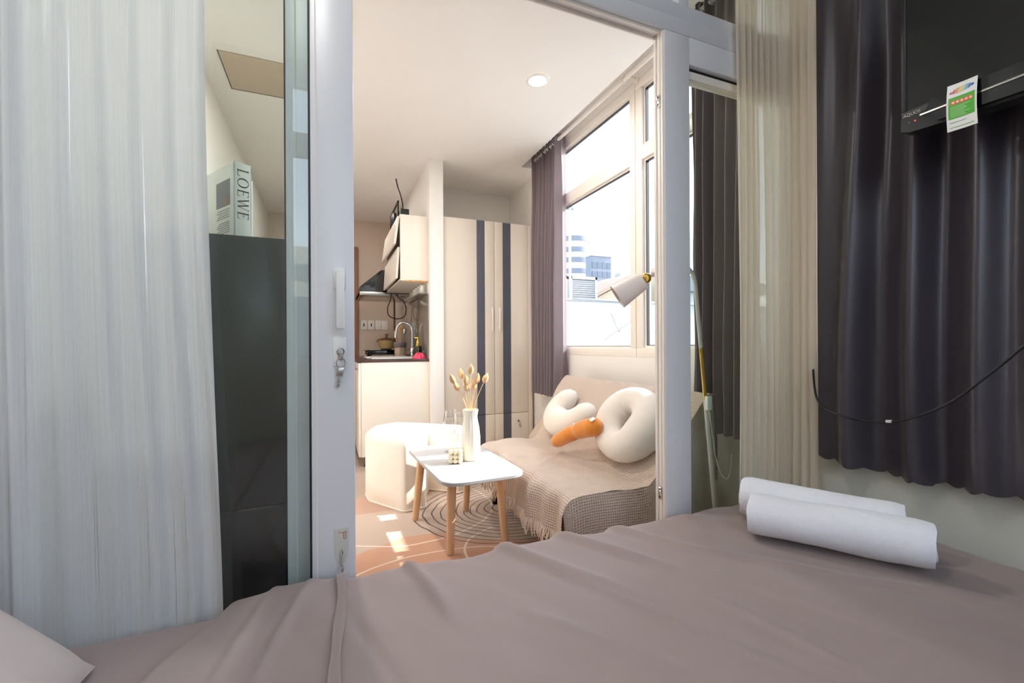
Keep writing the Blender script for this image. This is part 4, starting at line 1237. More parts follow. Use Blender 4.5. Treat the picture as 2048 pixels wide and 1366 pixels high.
# ------------------------------------------------------------------ curtains
def curtain(name, axis, pos, a0, a1, z0, z1, folds, amp, seed, m, label, loc, nu=220, nv=50, hem=None, flare=None, wander=0.5, tuck=None, tail=None, ease=None):
    """a pleated sheet; axis 'x': plane X=pos running along Y, axis 'y': plane Y=pos running along X"""
    Ln = abs(a1 - a0)
    def fn(u, v):
        z = z1 + (z0 - z1) * v
        uu = u + 0.018 * wander * vnoise(u * folds * 0.4, v * 2.2, seed) 
        ph = 2 * PI * folds * uu + 1.3 * vnoise(u * folds * 0.5, v * 1.2 + 5, seed + 1) * wander
        A = amp * (0.75 + 0.45 * vnoise(u * folds * 0.6 + 9, v * 1.1, seed + 2)) * (0.72 + 0.28 * smooth(0, 0.5, v))
        d = A * (math.sin(ph) + 0.22 * math.sin(2 * ph + 0.7)) + 0.15 * amp * vnoise(u * folds * 2.3, v * 5, seed + 3)
        a = a0 + (a1 - a0) * u
        if flare: a += flare(u, v)
        if hem and v > 0.9:
            z += hem(u) * smooth(0.9, 1.0, v)
        if ease: d *= smooth(0.0, ease, u)
        p = pos + d
        if tail:
            s_ = smooth(tail[0], 1.0, u)
            p = pos + d * (1 - s_) + tail[1] * s_
            a = a0 + (a1 - a0) * min(u, tail[0] + 0.02 * s_) + tail[2] * s_
        if tuck: p += tuck(v)
        return (p, a, z, u * Ln * 2.0, v * (z1 - z0) * 0.5) if axis == 'x' else (a, p, z, u * Ln * 2.0, v * (z1 - z0) * 0.5)
    return solo(name, MB().grid(fn, nu, nv), m, loc, label, 'curtain', None, sharp=0)

# living room: eyelet curtains on a rod in the ceiling pocket
rod = thing('curtain_rod', 'white curtain rod with brackets in the ceiling pocket above the living room window', 'curtain rod', (1.70, 2.4, 2.64))
build('rod', MB().tube([(1.70, 1.345, 2.645), (1.70, 3.63, 2.645)], 0.0125, 14), 'upvc_window', rod)
for yy in (1.55, 2.28, 3.35):
    m_ = MB().box(1.70 - 0.008, 1.806, yy - 0.008, yy + 0.008, 2.668, 2.684, r=0.002).box(1.795, 1.806, yy - 0.02, yy + 0.02, 2.65, 2.70, r=0.002)
    m_.tube([(1.70 + 0.0165 * math.cos(a), yy, 2.6465 + 0.0165 * math.sin(a)) for a in [PI * 2 * k / 16 for k in range(16)]], 0.005, 8, closed=True)
    build('bracket', m_, 'upvc_window', rod)
for nm_, a0, a1, lab in (('a', 3.60, 3.067, 'mauve grey eyelet curtain bunched at the wardrobe end of the window'), ('b', 1.72, 1.36, 'mauve grey eyelet curtain seen through the fixed pane behind the floor lamp')):
    folds = 9 if nm_ == 'a' else 6
    o = curtain('eyelet_curtain', 'x', 1.70, a0, a1, 0.578, 2.69, folds, 0.046, 21 if nm_ == 'a' else 33, 'curtain_mauve', lab, (1.70, (a0 + a1) / 2, 0.57), 200, 40, wander=0.25, tail=(0.90, 0.080, 0.042) if nm_ == 'a' else None)
    for k in range(folds * 2):
        yy = a0 + (a1 - a0) * (0.9 if nm_ == 'a' else 1.0) * (k + 0.5) / (folds * 2)
        ring = MB().tube([(1.70 + 0.024 * math.cos(a), yy + 0.004 * math.sin(a * 2), 2.645 + 0.024 * math.sin(a)) for a in [2 * PI * q / 18 for q in range(18)]], 0.004, 6, closed=True)
        build('eyelet', ring, 'steel', o)

# bedroom: voile left and right of the partition, dark satin on the right wall
rod = thing('curtain_rod', 'white curtain rod above the bedroom side of the glazed partition', 'curtain rod', (0.4, 1.222, 2.62))
build('rod', MB().tube([(-0.84, 1.24, 2.628), (1.72, 1.24, 2.628)], 0.012, 12), 'white_plastic', rod)
for xx in (-0.8, 0.5, 1.3):
    build('bracket', MB().box(xx - 0.01, xx + 0.01, 1.23, 1.275, 2.640, 2.655, r=0.002).box(xx - 0.008, xx + 0.008, 1.232, 1.248, 2.622, 2.642, r=0.001), 'white_plastic', rod)
def flare_l(u, v):
    # u = 0 at the wall, 1 at the free edge, which swings out a little lower down
    return u * (0.012 * math.sin(v * 5.0) + 0.06 * smooth(0.35, 0.95, v) - 0.01)
o = curtain('sheer_curtain', 'y', 1.247, -0.84, -0.274, 0.06, 2.615, 9, 0.0125, 3, 'sheer_white', 'white translucent voile curtain with silvery threads hanging by the sliding door', (-0.55, 1.232, 0.06), 260, 70, flare=flare_l, wander=1.5)
def sheer_right(u, v):
    # along the partition, then turning the corner towards the room beside the dark curtain
    s_ = u * 0.386
    ph = 2 * PI * 11 * (u + 0.012 * vnoise(u * 4, v * 2.2, 11)) + 1.4 * vnoise(u * 5, v * 1.3 + 5, 12)
    d = 0.0115 * (0.8 + 0.4 * vnoise(u * 6, v, 13)) * (math.sin(ph) + 0.25 * math.sin(2 * ph + .7)) + 0.003 * vnoise(u * 24, v * 5, 14)
    x0 = 1.450 + (1 - u) * (0.015 * math.sin(v * 3.0)); R = 0.05
    a = 1.674
    if s_ < a - x0: x, y, nx, ny = x0 + s_, 1.250, 0, -1
    else:
        t = (s_ - (a - x0)) / R
        if t < PI / 2: x, y, nx, ny = a + R * math.sin(t), 1.250 - R + R * math.cos(t), -math.sin(t), -math.cos(t)
        else: x, y, nx, ny = a + R, 1.250 - R - (s_ - (a - x0) - R * PI / 2), -1, 0
    return (x + nx * d, y + ny * d, 2.615 + (0.06 - 2.615) * v, u * 1.0, v * 1.3)
solo('sheer_curtain', MB().grid(sheer_right, 200, 60), 'sheer_cream', (1.6, 1.22, 0.06), 'cream voile curtain hanging at the corner between fixed pane and dark curtain', 'curtain', None, sharp=0)
rod = thing('curtain_rod', 'black curtain rod carrying the dark satin curtain above the television', 'curtain rod', (1.735, 0.4, 2.80))
build('rod', MB().tube([(1.735, 1.16, 2.80), (1.735, -0.5, 2.80)], 0.012, 12), 'black_metal', rod)
for yy in (1.0, 0.2, -0.45):
    build('bracket', MB().box(1.725, 1.802, yy - 0.01, yy + 0.01, 2.812, 2.828, r=0.002).box(1.727, 1.743, yy - 0.008, yy + 0.008, 2.795, 2.814, r=0.001), 'black_metal', rod)
SC = 30
def hem_dark(u):
    return -0.010 * abs(math.sin(PI * SC * u)) - 0.012 * math.sin(u * 9.0) + (0.02 if u > 0.22 else 0.0) * 0.3
curtain('satin_curtain', 'x', 1.724, 1.116, -0.45, 0.575, 2.80, 9.5, 0.046, 29, 'satin_dark', 'dark plum satin curtain with scalloped hem on the right bedroom wall', (1.735, 0.35, 0.57), 420, 60, hem=hem_dark, wander=1.3, ease=0.07)

# ------------------------------------------------------------------ television
XT = 1.548
tv = thing('television', 'black flat television on the dark curtain wall with a green rating label', 'television', (1.60, 0.40, 1.60))
TY1, TY0 = 0.760, 0.020
build('casing', MB().box(XT + 0.006, XT + 0.05, TY0, TY1, 1.655, 2.10, r=0.006), 'black_plastic', tv)
build('bezel', MB().box(XT, XT + 0.008, TY0, TY1, 1.650, 1.672, r=0.002).box(XT, XT + 0.008, TY0, TY1, 2.088, 2.10, r=0.002).box(XT, XT + 0.008, TY1 - 0.012, TY1, 1.672, 2.088, r=0.002).box(XT, XT + 0.008, TY0, TY0 + 0.012, 1.672, 2.088, r=0.002), 'black_plastic', tv)
build('screen', MB().box(XT + 0.003, XT + 0.0065, TY0 + 0.012, TY1 - 0.012, 1.672, 2.088), 'tv_screen', tv)
# speaker bar: a glossy body that starts with a slanted shoulder and bellies down in the middle
bar = [(TY1, 1.650), (TY1, 1.615), (TY1 - 0.02, 1.606), (TY1 - 0.10, 1.600), (0.39, 1.588), (TY0 + 0.10, 1.600), (TY0 + 0.02, 1.606), (TY0, 1.615), (TY0, 1.650)]
build('lower_bezel', MB().prism(bar, XT - 0.002, XT + 0.045, axis='x'), 'black_plastic', tv)
sh = [(0.702, 1.632), (0.684, 1.672), (0.096, 1.672), (0.078, 1.632), (0.11, 1.607), (0.39, 1.596), (0.67, 1.607)]
sbp = build('speaker_bar', MB().prism(sh, XT - 0.016, XT + 0.0, axis='x'), 'black_gloss', tv)
build('silver_strip', MB().box(XT - 0.019, XT - 0.015, 0.072, 0.708, 1.6345, 1.6405, r=0.001), 'steel', sbp)
Mt = Matrix(((0, 0, -1, XT - 0.0026), (-1, 0, 0, 0.733), (0, 1, 0, 1.656), (0, 0, 0, 1)))
build('logo', text_mesh('AQUOS', 0.012, Mt, 0.0006), 'steel', tv)
Mt2 = Mt.copy(); 
for dy, mm in ((0.726, 'red_led'), (0.740, 'steel')):
    build('status_light', MB().lathe([(0.0018, 0), (0.0012, 0.001)], (XT - 0.002, dy, 1.634), 8, Matrix.Rotation(-PI / 2, 4, 'Y')), mm, tv)
build('wall_bracket', MB().box(XT + 0.05, XT + 0.09, 0.30, 0.48, 1.78, 1.98, r=0.004).box(XT + 0.09, 1.690, 0.36, 0.42, 1.84, 1.92, r=0.004), 'black_metal', tv)
# energy label hanging over the bar
def label_pt(y, z, off=0.0):
    bend = 0.006 * math.sin((z - 1.55) / 0.13 * PI) - 0.004 * math.cos((y - 0.6) * 40)
    return (XT - 0.026 - bend - off, y, z)
def label_patch(mb_, y0, y1, z0, z1, off, n=6):
    return mb_.grid(lambda u, v: label_pt(y0 + (y1 - y0) * u, z0 + (z1 - z0) * v, off), n, n)
LY0, LY1, LZ0, LZ1 = 0.644, 0.586, 1.558, 1.680
lb = label_patch(MB(), LY0, LY1, LZ0, LZ1, 0.0, 10)
label_patch(lb, LY0, LY1, LZ0, LZ1, -0.0008, 10)
lab = build('energy_label', lb, 'white_plastic', tv)
lab['label'] = 'white and green star rating label'
build('label_field', label_patch(MB(), LY0 - 0.004, LY1 + 0.004, LZ0 + 0.030, LZ1 - 0.036, 0.0006), 'label_green', lab)
build('label_footer_line', label_patch(label_patch(MB(), LY0 - 0.006, LY1 + 0.006, LZ0 + 0.007, LZ0 + 0.0085, 0.0006), LY0 - 0.006, LY1 + 0.02, LZ0 + 0.02, LZ0 + 0.0212, 0.0006), 'label_green', lab)
build('star_band', label_patch(MB(), LY0 - 0.008, LY1 + 0.008, LZ1 - 0.056, LZ1 - 0.045, 0.0010), 'label_orange', lab)
m_ = MB()
for k in range(5):
    yc = LY0 - 0.0135 - k * 0.0083; zc = LZ1 - 0.0505
    vs = []
    for q in range(10):
        r = 0.0040 if q % 2 == 0 else 0.0018
        a = PI / 2 + q * PI / 5
        vs.append(label_pt(yc + r * math.cos(a), zc + r * math.sin(a), 0.0014))
    vs.append(label_pt(yc, zc, 0.0014))
    m_.add(vs, [[q, (q + 1) % 10, 10] for q in range(10)])
build('stars', m_, 'paper', lab)
m_ = MB()
for k in range(8):
    zz = LZ1 - 0.0605 - k * 0.0038
    label_patch(m_, LY0 - 0.008, LY1 + (0.012 + 0.012 * abs(math.sin(k * 1.9))), zz - 0.0013, zz, 0.0010, 3)
build('label_lines', m_, 'label_pale_green', lab)
for k in range(8):
    # the coloured fan: eight blades spread over an arc
    m_ = MB(); vs = []
    f0, f1 = k / 8.0, (k + 0.8) / 8.0
    def fan(f, r):
        f = min(1.0, max(0.0, f + 0.10 * (r - 0.5) * math.sin(PI * f)))
        y = LY0 - 0.005 - f * 0.048
        return label_pt(y, LZ1 - 0.0235 + 0.006 * f + math.sin(PI * (0.04 + 0.92 * f)) * (-0.006 + 0.0155 * r), 0.0009)
    q_ = [fan(f0 + (f1 - f0) * t_ / 3, 0.0) for t_ in range(4)] + [fan(f1 + (f0 - f1) * t_ / 3, 1.0) for t_ in range(4)]
    m_.add(q_, [[0, 1, 2, 3, 4, 5, 6, 7]])
    build('rainbow_blade', m_, 'fan_%d' % k, lab)

# black lead sagging in front of the dark curtain
cpts = [(1.642, 0.40, 1.22), (1.642, 0.49, 1.06), (1.642, 0.552, 0.984), (1.642, 0.607, 0.919), (1.642, 0.701, 0.822), (1.642, 0.822, 0.754), (1.642, 0.936, 0.743), (1.645, 1.033, 0.761), (1.652, 1.07, 0.79), (1.68, 1.10, 0.83), (1.725, 1.135, 0.90)]
cb = solo('television_lead', MB().tube(spline([(1.62, 0.34, 1.70), (1.64, 0.36, 1.45)] + cpts, 8), 0.0038, 8), 'black_plastic', (1.642, 0.8, 0.75), 'black cable sagging across the front of the dark curtain', 'cable')
build('white_clip', MB().tube([(1.642, 0.835, 0.7515), (1.642, 0.850, 0.7495)], 0.0052, 8), 'white_plastic', cb)

# ------------------------------------------------------------------ key and hook on the door
ky = thing('door_key', 'small steel key hanging from the sliding door lock', 'key', (0.0265, YP - 0.014, 0.985))
m_ = MB().tube([(0.0265 + 0.011 * math.cos(a), YP - 0.014, 0.955 + 0.013 * math.sin(a)) for a in [2 * PI * k / 20 for k in range(20)]], 0.0012, 6, closed=True)
build('key_ring', m_, 'steel', ky)
m_ = MB()
m_.box(0.0265 - 0.0012, 0.0265 + 0.0012, YP - 0.022, YP - 0.011, 0.977, 0.992)
build('inserted_key', m_, 'steel', ky)
Mk = Matrix.Translation((0.027, YP - 0.012, 0.944)) @ Matrix.Rotation(math.radians(10), 4, 'Y')
m_ = MB()
m_.box(-0.008, 0.008, -0.0012, 0.0012, -0.024, 0.0, r=0.001, M=Mk).box(-0.003, 0.003, -0.001, 0.001, -0.056, -0.024, M=Mk).box(0.002, 0.005, -0.001, 0.001, -0.052, -0.046, M=Mk).box(0.002, 0.0045, -0.001, 0.001, -0.042, -0.036, M=Mk)
build('hanging_key', m_, 'steel', ky)
hk = thing('adhesive_hook', 'pale adhesive hook with a small red mark low on the sliding door stile', 'hook', (0.026, YP, 0.46))
pl_ = [(0.008, 0.512), (0.044, 0.512), (0.044, 0.455), (0.041, 0.435), (0.033, 0.418), (0.024, 0.412), (0.014, 0.425), (0.009, 0.45)]
build('back_plate', MB().prism(pl_, YP - 0.0035, YP - 0.0002, axis='y'), 'clear_plastic', hk)
m_ = MB().tube(spline([(0.027, YP - 0.003, 0.455), (0.027, YP - 0.012, 0.45), (0.027, YP - 0.014, 0.43), (0.028, YP - 0.018, 0.412), (0.028, YP - 0.030, 0.408), (0.028, YP - 0.034, 0.420)], 5), 0.0032, 8)
build('hook', m_, 'chrome', hk)
m_ = MB()
for (a, b) in (((0.026, 0.500), (0.0375, 0.503)), ((0.032, 0.485), (0.032, 0.500)), ((0.0375, 0.487), (0.0375, 0.503)), ((0.032, 0.485), (0.0375, 0.484)), ((0.018, 0.502), (0.024, 0.503))):
    m_.tube([(a[0], YP - 0.0038, a[1]), (b[0], YP - 0.0038, b[1])], 0.0009, 5)
build('printed_mark', m_, 'red_ink', hk)

# ------------------------------------------------------------------ bed
MZ = 0.385
bd = thing('bed', 'wide low bed with mauve taupe fitted sheet against the glazed partition', 'bed', (0.45, 0.35, 0))
build('base', MB().box(-0.78, 1.69, -0.62, 1.185, 0.05, 0.17, r=0.01), 'oak_dark', bd)
for x in (-0.7, 0.45, 1.6):
    for y in (-0.55, 1.1):
        build('leg', MB().box(x - 0.03, x + 0.03, y - 0.03, y + 0.03, 0.0, 0.05), 'oak_dark', bd)
build('headboard', MB().box(-0.845, -0.79, -0.62, 1.19, 0.0, 0.95, r=0.015, seg=3), 'sofa_fabric', bd)
build('mattress', MB().box(-0.785, 1.70, -0.63, 1.205, 0.17, MZ, r=0.035, seg=4), 'sheet_cotton', bd)

# duvet: long soft folds running from the far edge towards the near right
rg = random.Random(5)
ridges = []
for k in range(34):
    x0 = rg.uniform(-0.3, 1.75); y0 = rg.uniform(0.1, 1.3)
    ang = math.radians(rg.uniform(-76, -46)); L = rg.uniform(0.25, 0.7); wd_ = rg.uniform(0.012, 0.035); hh_ = rg.uniform(-0.5, 1.0) * 0.0105
    ridges.append((x0, y0, math.cos(ang), math.sin(ang), L, wd_, hh_, rg.uniform(-0.15, 0.15)))
ridges += [(0.17, 1.29, 0.25, -0.97, 0.4, 0.022, 0.016, 0.15), (0.42, 1.30, 0.42, -0.90, 0.55, 0.028, 0.020, -0.1), (0.60, 1.30, 0.5, -0.87, 0.45, 0.03, 0.018, -0.1), (0.80, 1.30, 0.5, -0.86, 0.4, 0.028, 0.014, 0.1), (0.52, 1.05, 0.45, -0.89, 0.6, 0.012, 0.010, 0.0),
           (-0.03, 1.24, -0.35, -0.94, 0.4, 0.014, 0.008, -0.2), (-0.12, 1.22, -0.30, -0.95, 0.35, 0.016, 0.009, -0.2)]
def wrinkle(x, y):
    h_ = 0.0
    for (x0, y0, cx, sx_, L, wd_, hh_, cv) in ridges:
        dx, dy = x - x0, y - y0
        s = dx * cx + dy * sx_
        if s < -0.1 or s > L + 0.1: continue
        d_ = -dx * sx_ + dy * cx + cv * s * s
        if abs(d_) > 3.2 * wd_: continue
        # asymmetrical crest: one steep flank
        g = math.exp(-(d_ / wd_) ** 2) if d_ > 0 else math.exp(-(d_ / (wd_ * 0.55)) ** 2)
        h_ += hh_ * g * smooth(-0.08, 0.08, s) * (1 - smooth(L - 0.15, L + 0.05, s))
    a, b = 0.5, -0.866
    q1, q2 = x * a + y * b, -x * b + y * a
    h_ += 0.008 * vnoise(q1 * 2.2, q2 * 5.5, 3) + 0.0035 * vnoise(q1 * 4.5, q2 * 14, 6) + 0.0014 * vnoise(q1 * 10, q2 * 34, 8)
    return h_
DZ = 0.408
ypr = []      # (y, z, ny, nz) of the cross profile, from the camera side to the far edge
for k in range(150):
    ypr.append((-0.60 + (1.185 + 0.60) * k / 149, DZ, 0.0, 1.0))
for k in range(1, 9):
    a = PI / 2 * k / 8
    ypr.append((1.185 + 0.048 * math.sin(a), DZ - 0.048 + 0.048 * math.cos(a), math.sin(a), math.cos(a)))
for k in range(1, 6):
    ypr.append((1.233, DZ - 0.048 - 0.028 * k, 1.0, 0.0))
NX = 240
def duvet_left(y):
    return -0.215 - 0.115 * smooth(1.25, 0.95, y) if False else -0.215 - 0.115 * (1 - smooth(0.93, 1.25, y))
vs = []; fs = []; uvl = []
for j, (y, z, ny, nz) in enumerate(ypr):
    xl = duvet_left(y)
    row = []
    for k in range(7):
        a = PI / 2 * k / 6
        row.append((xl + 0.022 - 0.022 * math.sin(PI / 2 - a) if False else xl + 0.022 * (1 - math.cos(a)), -0.022 * (1 - math.sin(a))))
    for k in range(1, NX + 1):
        row.append((xl + 0.022 + (1.708 - xl - 0.022) * k / NX, 0.0))
    for (x, dz) in row:
        wv = wrinkle(x, y) if nz > 0.01 else wrinkle(x, 1.24) * 0.4
        soft = smooth(0, 0.06, x - xl)
        # the left half of the duvet lies a little fuller by the seam, flatter beyond it
        full = 0.012 * math.exp(-((x + 0.06) / 0.10) ** 2) * smooth(0.8, 1.2, y) - 0.004 * math.exp(-((x - 0.075) / 0.03) ** 2)
        # right side edge rounds down onto the mattress
        edge = -0.035 * smooth(1.66, 1.708, x)
        d_ = wv * (0.3 + 0.7 * soft) + full
        vs.append((x, y + ny * d_ * 0.6, z + nz * d_ + dz * (1 if nz > 0.3 else 0.3) + edge * nz))
n = len(row)
for j in range(len(ypr) - 1):
    for k in range(n - 1):
        a = j * n + k
        fs.append([a, a + 1, a + n + 1, a + n])
dv = solo('duvet', MB().add(vs, fs, True), 'duvet_cotton', (0.6, 0.4, MZ), 'wrinkled mauve taupe duvet covering the bed', 'duvet', sharp=0)
# flanged seam strip standing on the duvet
def strip(u, v):
    y = 1.232 - 0.75 * v
    x = 0.022 + (-0.032) * v ** 1.2 + 0.004 * math.sin(v * 9)
    wv = wrinkle(x, min(1.2, y)) + 0.012 * math.exp(-((x + 0.06) / 0.10) ** 2) * smooth(0.8, 1.2, y)
    zt = DZ - max(0.0, (0.048 - math.sqrt(max(0, 0.048 ** 2 - max(0, y - 1.185) ** 2))))
    pr = [(-0.010, -0.006), (-0.0105, 0.006), (-0.009, 0.0085), (0.0, 0.0095), (0.0085, 0.0125), (0.011, 0.012), (0.0112, 0.009), (0.0105, 0.0075), (0.003, 0.003)]
    i = min(len(pr) - 1, int(round(u * (len(pr) - 1))))
    return (x + pr[i][0] * (1 + 0.15 * math.sin(v * 25)), y, zt + wv + pr[i][1] + 0.002 * math.sin(v * 17))
build('seam_flange', MB().grid(strip, 8, 60), 'duvet_cotton', dv)

# pillow leaning at the head end
def pillow_mesh(M, L, W, T):
    mb_ = MB()
    def top_(sgn):
        def fn(u, v):
            a, b = u * 2 - 1, v * 2 - 1
            e = (1 - abs(a) ** 2.6) * (1 - abs(b) ** 2.6)
            pin = 1 - 0.05 * (1 - a * a) * (abs(b) ** 6); pin2 = 1 - 0.05 * (1 - b * b) * (abs(a) ** 6)
            h_ = T * max(0, e) ** 0.55 + 0.004 * vnoise(a * 3, b * 3, 4) * e + 0.003 * vnoise(a * 7, b * 6, 7) * e
            p = M @ Vector((a * L / 2 * pin2, b * W / 2 * pin, sgn * h_))
            return (p.x, p.y, p.z)
        return fn
    mb_.grid(top_(1), 34, 34); mb_.grid(top_(-1), 34, 34)
    return mb_
Mp = Matrix.Translation((-0.575, 0.775, 0.545)) @ Matrix.Rotation(math.radians(43), 4, 'Y') @ Matrix.Rotation(math.radians(-2), 4, 'Z')
pw = solo('pillow', pillow_mesh(Mp, 0.42, 0.62, 0.07), 'pillow_cotton', (-0.6, 0.78, 0.42), 'pale pinkish beige pillow leaning at the head of the bed', 'pillow', sharp=0)

# rolled towels
def towel(axis0, axis1, r, label, seed, turns=2.6):
    a0_, a1_ = Vector(axis0), Vector(axis1)
    ax = (a1_ - a0_); L = ax.length; ax.normalize()
    side = ax.cross(Vector((0, 0, 1))).normalized(); upv = Vector((0, 0, 1))
    N = 90; th_ = r / (turns + 0.5) * 0.80
    mb_ = MB()
    def sp(t):
        a = 2 * PI * turns * (1 - t) - 1.9
        rr = 0.006 + (r - th_ * 0.5 - 0.006) * (1 - t)
        return a, rr
    NL = 26
    def rough(i, s):
        return 0.006 * vnoise(s * 9, i * 0.4, seed) + 0.003 * vnoise(s * 25, i, seed + 1)
    ringsv = []
    for i in range(NL + 1):
        f = i / NL
        out, inn = [], []
        for k in range(N + 1):
            t = k / N
            a, rr = sp(t)
            e = 0.0
            if i == 0: e = rough(1, t) - 0.002 * t
            elif i == NL: e = rough(2, t)
            bulge = (1 + 0.045 * vnoise(f * 3, a * 0.8, seed + 5) + 0.02 * vnoise(f * 9, a * 1.7, seed + 6)) * (1 - 0.07 * max(0, 1 - min(f, 1 - f) / 0.07) ** 2)
            c = a0_ + ax * (L * f + e)
            for lst, dr in ((out, th_ * 0.5), (inn, -th_ * 0.42)):
                q = (rr + dr) * bulge
                px = side * math.cos(a) * q * 1.04; pz = upv * (math.sin(a) * q)
                p = c + px + pz
                fl_z = a0_.z - r * 0.93 + (a1_.z - a0_.z) * f
                if p.z < fl_z: p.z = fl_z + (p.z - fl_z) * 0.2
                lst.append(p)
        ringsv.append(out + inn[::-1])
    n = len(ringsv[0])
    vs = [p for rg_ in ringsv for p in rg_]
    fs = []
    for i in range(NL):
        for k in range(n):
            fs.append([i * n + k, i * n + (k + 1) % n, (i + 1) * n + (k + 1) % n, (i + 1) * n + k])
    for i in (0, NL):
        for k in range(N):
            q = [i * n + k, i * n + k + 1, i * n + n - 2 - k, i * n + n - 1 - k]
            fs.append(q if i else q[::-1])
    mb_.add(vs, fs, True)
    return solo('rolled_towel', mb_, 'terry_white', ((a0_ + a1_) / 2 - Vector((0, 0, r)))[:], label, 'towel', 'rolled towels on the bed', sharp=50)
TZ0 = 0.412
d_ax = Vector((0.215, -0.325, 0)); d_n = Vector((0.325, 0.215, 0)).normalized()
f0 = Vector((1.203, 0.990, TZ0 + 0.061)); f1 = Vector((1.430, 0.640, TZ0 + 0.061))
tw = towel(f0, f1, 0.065, 'white rolled towel in front, nearer the camera, on the duvet', 2)
b0 = Vector((1.294, 1.094, TZ0 + 0.068)); b1 = Vector((1.508, 0.738, TZ0 + 0.064))
towel(b0, b1, 0.066, 'white rolled towel behind, nearer the curtains, on the duvet', 9)

# ------------------------------------------------------------------ outside
struct('ground', B(-150, 260, -150, 260, -14.2, -14.0), 'ground_grey')
pw_ = thing('parapet_wall', 'weathered white parapet wall of the neighbouring rooftop beyond the window', 'wall', (8, 9.1, -14))
build('wall_face', MB().box(3.2, 15, 9.0, 9.25, -14, 2.03, r=0.01), 'parapet_paint', pw_)
build('coping', MB().box(3.15, 15.05, 8.95, 9.30, 2.03, 2.075, r=0.01), 'city_white', pw_)
build('roof_deck', MB().box(3.2, 15, 9.25, 18, 1.0, 1.3), 'ground_grey', pw_)
m_ = MB().tube([(5.2, 8.94, 2.065), (6.0, 8.94, 2.05), (7.3, 8.94, 2.03)], 0.012, 6)
build('conduit', m_, 'city_grey', pw_)
m_ = MB()
cr = random.Random(3)
for (x, z, L, s) in ((6.32, 1.75, 0.5, -1.1), (6.55, 1.35, 0.4, 0.6), (6.9, 1.5, 0.35, 0.1), (6.1, 1.1, 0.5, 0.5)):
    pts_ = [(x + L * k / 6 * math.cos(s) + cr.uniform(-.02, .02), 8.999, z + L * k / 6 * math.sin(s) + cr.uniform(-.03, .03)) for k in range(7)]
    m_.tube(pts_, 0.007, 4)
build('crack', m_, 'city_grey', pw_)
# louvred plant boxes on the roof
for k, (x0, x1, y0, y1, z1, lab) in enumerate(((4.6, 5.42, 9.55, 10.1, 2.70, 'white louvred plant housing nearest the curtain on the roof'), (5.62, 6.42, 9.75, 10.4, 2.74, 'white louvred plant housing beside the antenna pole'))):
    t = thing('louvred_housing', lab, 'vent housing', ((x0 + x1) / 2, y0, 1.3), 'louvred boxes on the neighbouring roof')
    build('frame', MB().box(x0, x0 + 0.06, y0, y1, 1.3, z1).box(x1 - 0.06, x1, y0, y1, 1.3, z1).box(x0, x1, y0, y1, z1 - 0.07, z1).box(x0 + 0.06, x1 - 0.06, y0 + 0.1, y1, 1.3, z1 - 0.07), 'city_white', t)
    for q in range(12):
        zz = z1 - 0.13 - q * 0.055
        Ml = Matrix.Translation((0, y0 + 0.04, zz)) @ Matrix.Rotation(math.radians(-35), 4, 'X')
        build('slat', MB().box(x0 + 0.06, x1 - 0.06, -0.035, 0.035, -0.005, 0.005, M=Ml), 'city_white', t)
# pole
ap = thing('antenna_pole', 'thin white antenna pole with a cross tip on the neighbouring roof', 'antenna', (5.44, 9.45, 1.3))
build('pole', MB().tube([(5.44, 9.45, 1.3), (5.44, 9.45, 4.35)], 0.032, 10), 'city_white', ap)
build('tip', MB().box(5.34, 5.54, 9.43, 9.47, 4.30, 4.35).box(5.42, 5.46, 9.35, 9.55, 4.35, 4.42), 'city_grey', ap)
# gabled house and pale huts behind the parapet
gh = thing('gabled_house', 'cream gable with sloping brown roof edge behind the parapet', 'building', (7.6, 12, 1.3))
build('gable_wall', MB().prism([(7.2, 1.3), (12.0, 1.3), (12.0, 2.5), (10.2, 3.35), (9.0, 3.05), (7.2, 2.15)], 12.0, 15, axis='y'), 'gable_cream', gh)
build('roof_edge', MB().prism([(7.0, 2.12), (9.0, 3.12), (10.2, 3.48), (12.2, 2.5), (12.2, 2.62), (10.2, 3.6), (9.0, 3.24), (7.0, 2.24)], 11.8, 15.2, axis='y'), 'roof_brown', gh)
wh = thing('white_hut', 'low white hut with grey pitched roof behind the lamp shade', 'building', (11, 13.5, 1.3))
build('hut_wall', MB().box(10.3, 13.5, 10.8, 11.3, 1.3, 2.65), 'city_white', wh)
build('hut_roof', MB().prism([(10.0, 2.65), (13.8, 2.65), (13.8, 3.0), (12.0, 3.28), (10.0, 3.1)], 10.6, 11.5, axis='y'), 'city_grey', wh)
build('hut_window', MB().box(11.2, 11.8, 10.77, 10.8, 1.9, 2.4), 'city_glass', wh)
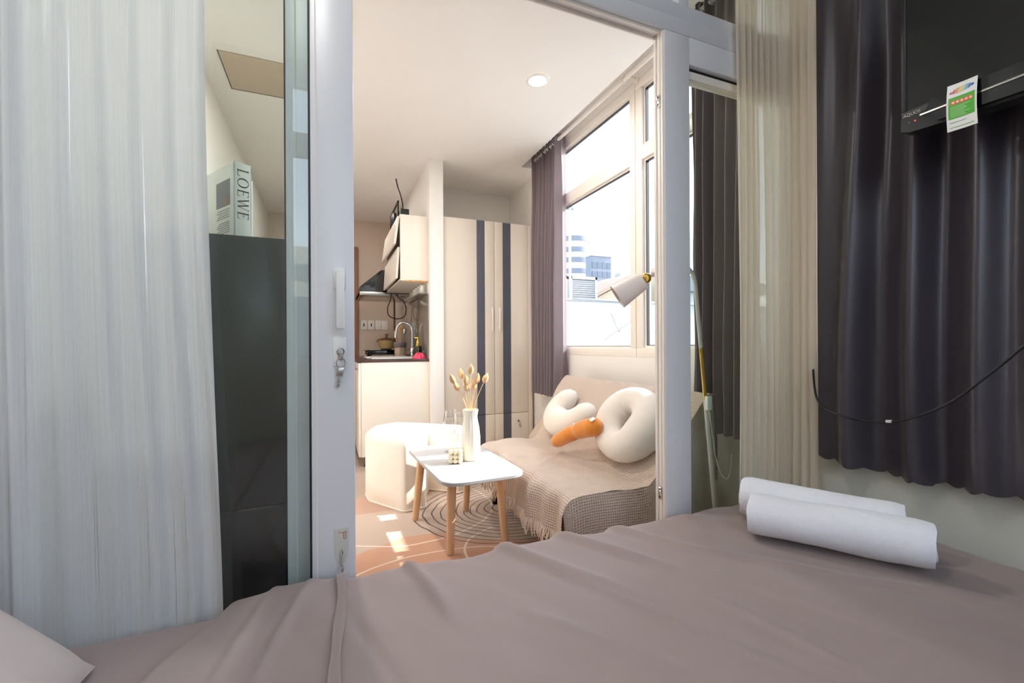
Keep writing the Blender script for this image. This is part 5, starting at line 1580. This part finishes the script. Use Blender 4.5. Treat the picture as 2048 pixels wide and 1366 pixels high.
# far towers
rt = thing('round_tower', 'pale round high-rise tower far beyond the parapet', 'building', (36, 60, -14))
build('shaft', MB().lathe([(4.0, -14), (4.0, 18.5), (3.4, 18.5), (3.4, 22.5), (2.4, 23.6), (0.3, 24.2)], (44.4, 76, 0), 32), 'city_white', rt)
m_ = MB()
for k in range(9):
    zz = 4.0 + k * 2.1
    rr_ = 4.06 if zz < 18 else 3.46
    m_.lathe([(rr_ - 0.2, zz), (rr_ + 0.05, zz), (rr_ + 0.05, zz + 0.9), (rr_ - 0.2, zz + 0.9)], (44.4, 76, 0), 32)
build('window_band', m_, 'city_grey', rt)
gb = thing('glass_office_block', 'blue grey office block with gridded windows beyond the roofs', 'building', (40.3, 60, -14))
build('core', MB().box(38.3, 42.2, 60, 61.5, -14, 15.1), 'city_grey', gb)
pane = None
for r in range(12):
    for c in range(4):
        x0 = 38.55 + c * 0.93; z0 = 13.2 - r * 1.45
        if pane is None:
            pane = build('window', MB().box(0, 0.66, 0, 0.08, 0, 0.95), 'city_glass', gb); o = pane
        else:
            o = pane.copy(); COL.objects.link(o)
        if o is not pane: o.parent = gb
        o.location = (x0, 59.94, z0)
build('roof_cap', MB().box(38.2, 42.4, 59.8, 61.7, 15.1, 15.5), 'city_white', gb)
db = thing('distant_block', 'small grey block on the skyline above the lamp shade', 'building', (45, 60, -14))
build('body', MB().box(43.6, 46.2, 60, 63, -14, 12.2), 'city_grey', db)
build('plant_room', MB().box(44.2, 45.2, 60.4, 62, 12.2, 12.9), 'city_white', db)
bh = thing('brown_roofed_house', 'long brown roof between the office block and the lamp', 'building', (28, 36, -14))
build('body', MB().box(24.5, 33, 36, 40, -14, 5.0), 'gable_cream', bh)
build('roof', MB().prism([(24.2, 5.0), (33.4, 5.0), (32.0, 6.4), (25.5, 5.9)], 35.6, 40.4, axis='y'), 'roof_brown', bh)
# cream house across the lane behind the rear window (seen only as a reflection in the door glass)
fh = thing('cream_house', 'cream house facade mirrored in the sliding door glass', 'building', (0, -9, -14))
build('facade', MB().box(-7, 7, -10, -8.2, -14, 3.2), 'facade_cream', fh)
build('vent', MB().box(-0.78, -0.42, -8.21, -8.15, 2.45, 2.8), 'city_grey', fh)
for q in range(6):
    build('slat', MB().box(-0.76, -0.44, -8.16, -8.12, 2.48 + q * 0.052, 2.505 + q * 0.052), 'city_white', fh)
build('lean_to_roof', MB().box(-7, 7, -8.2, -6.8, -14, 1.95), 'city_grey', fh)
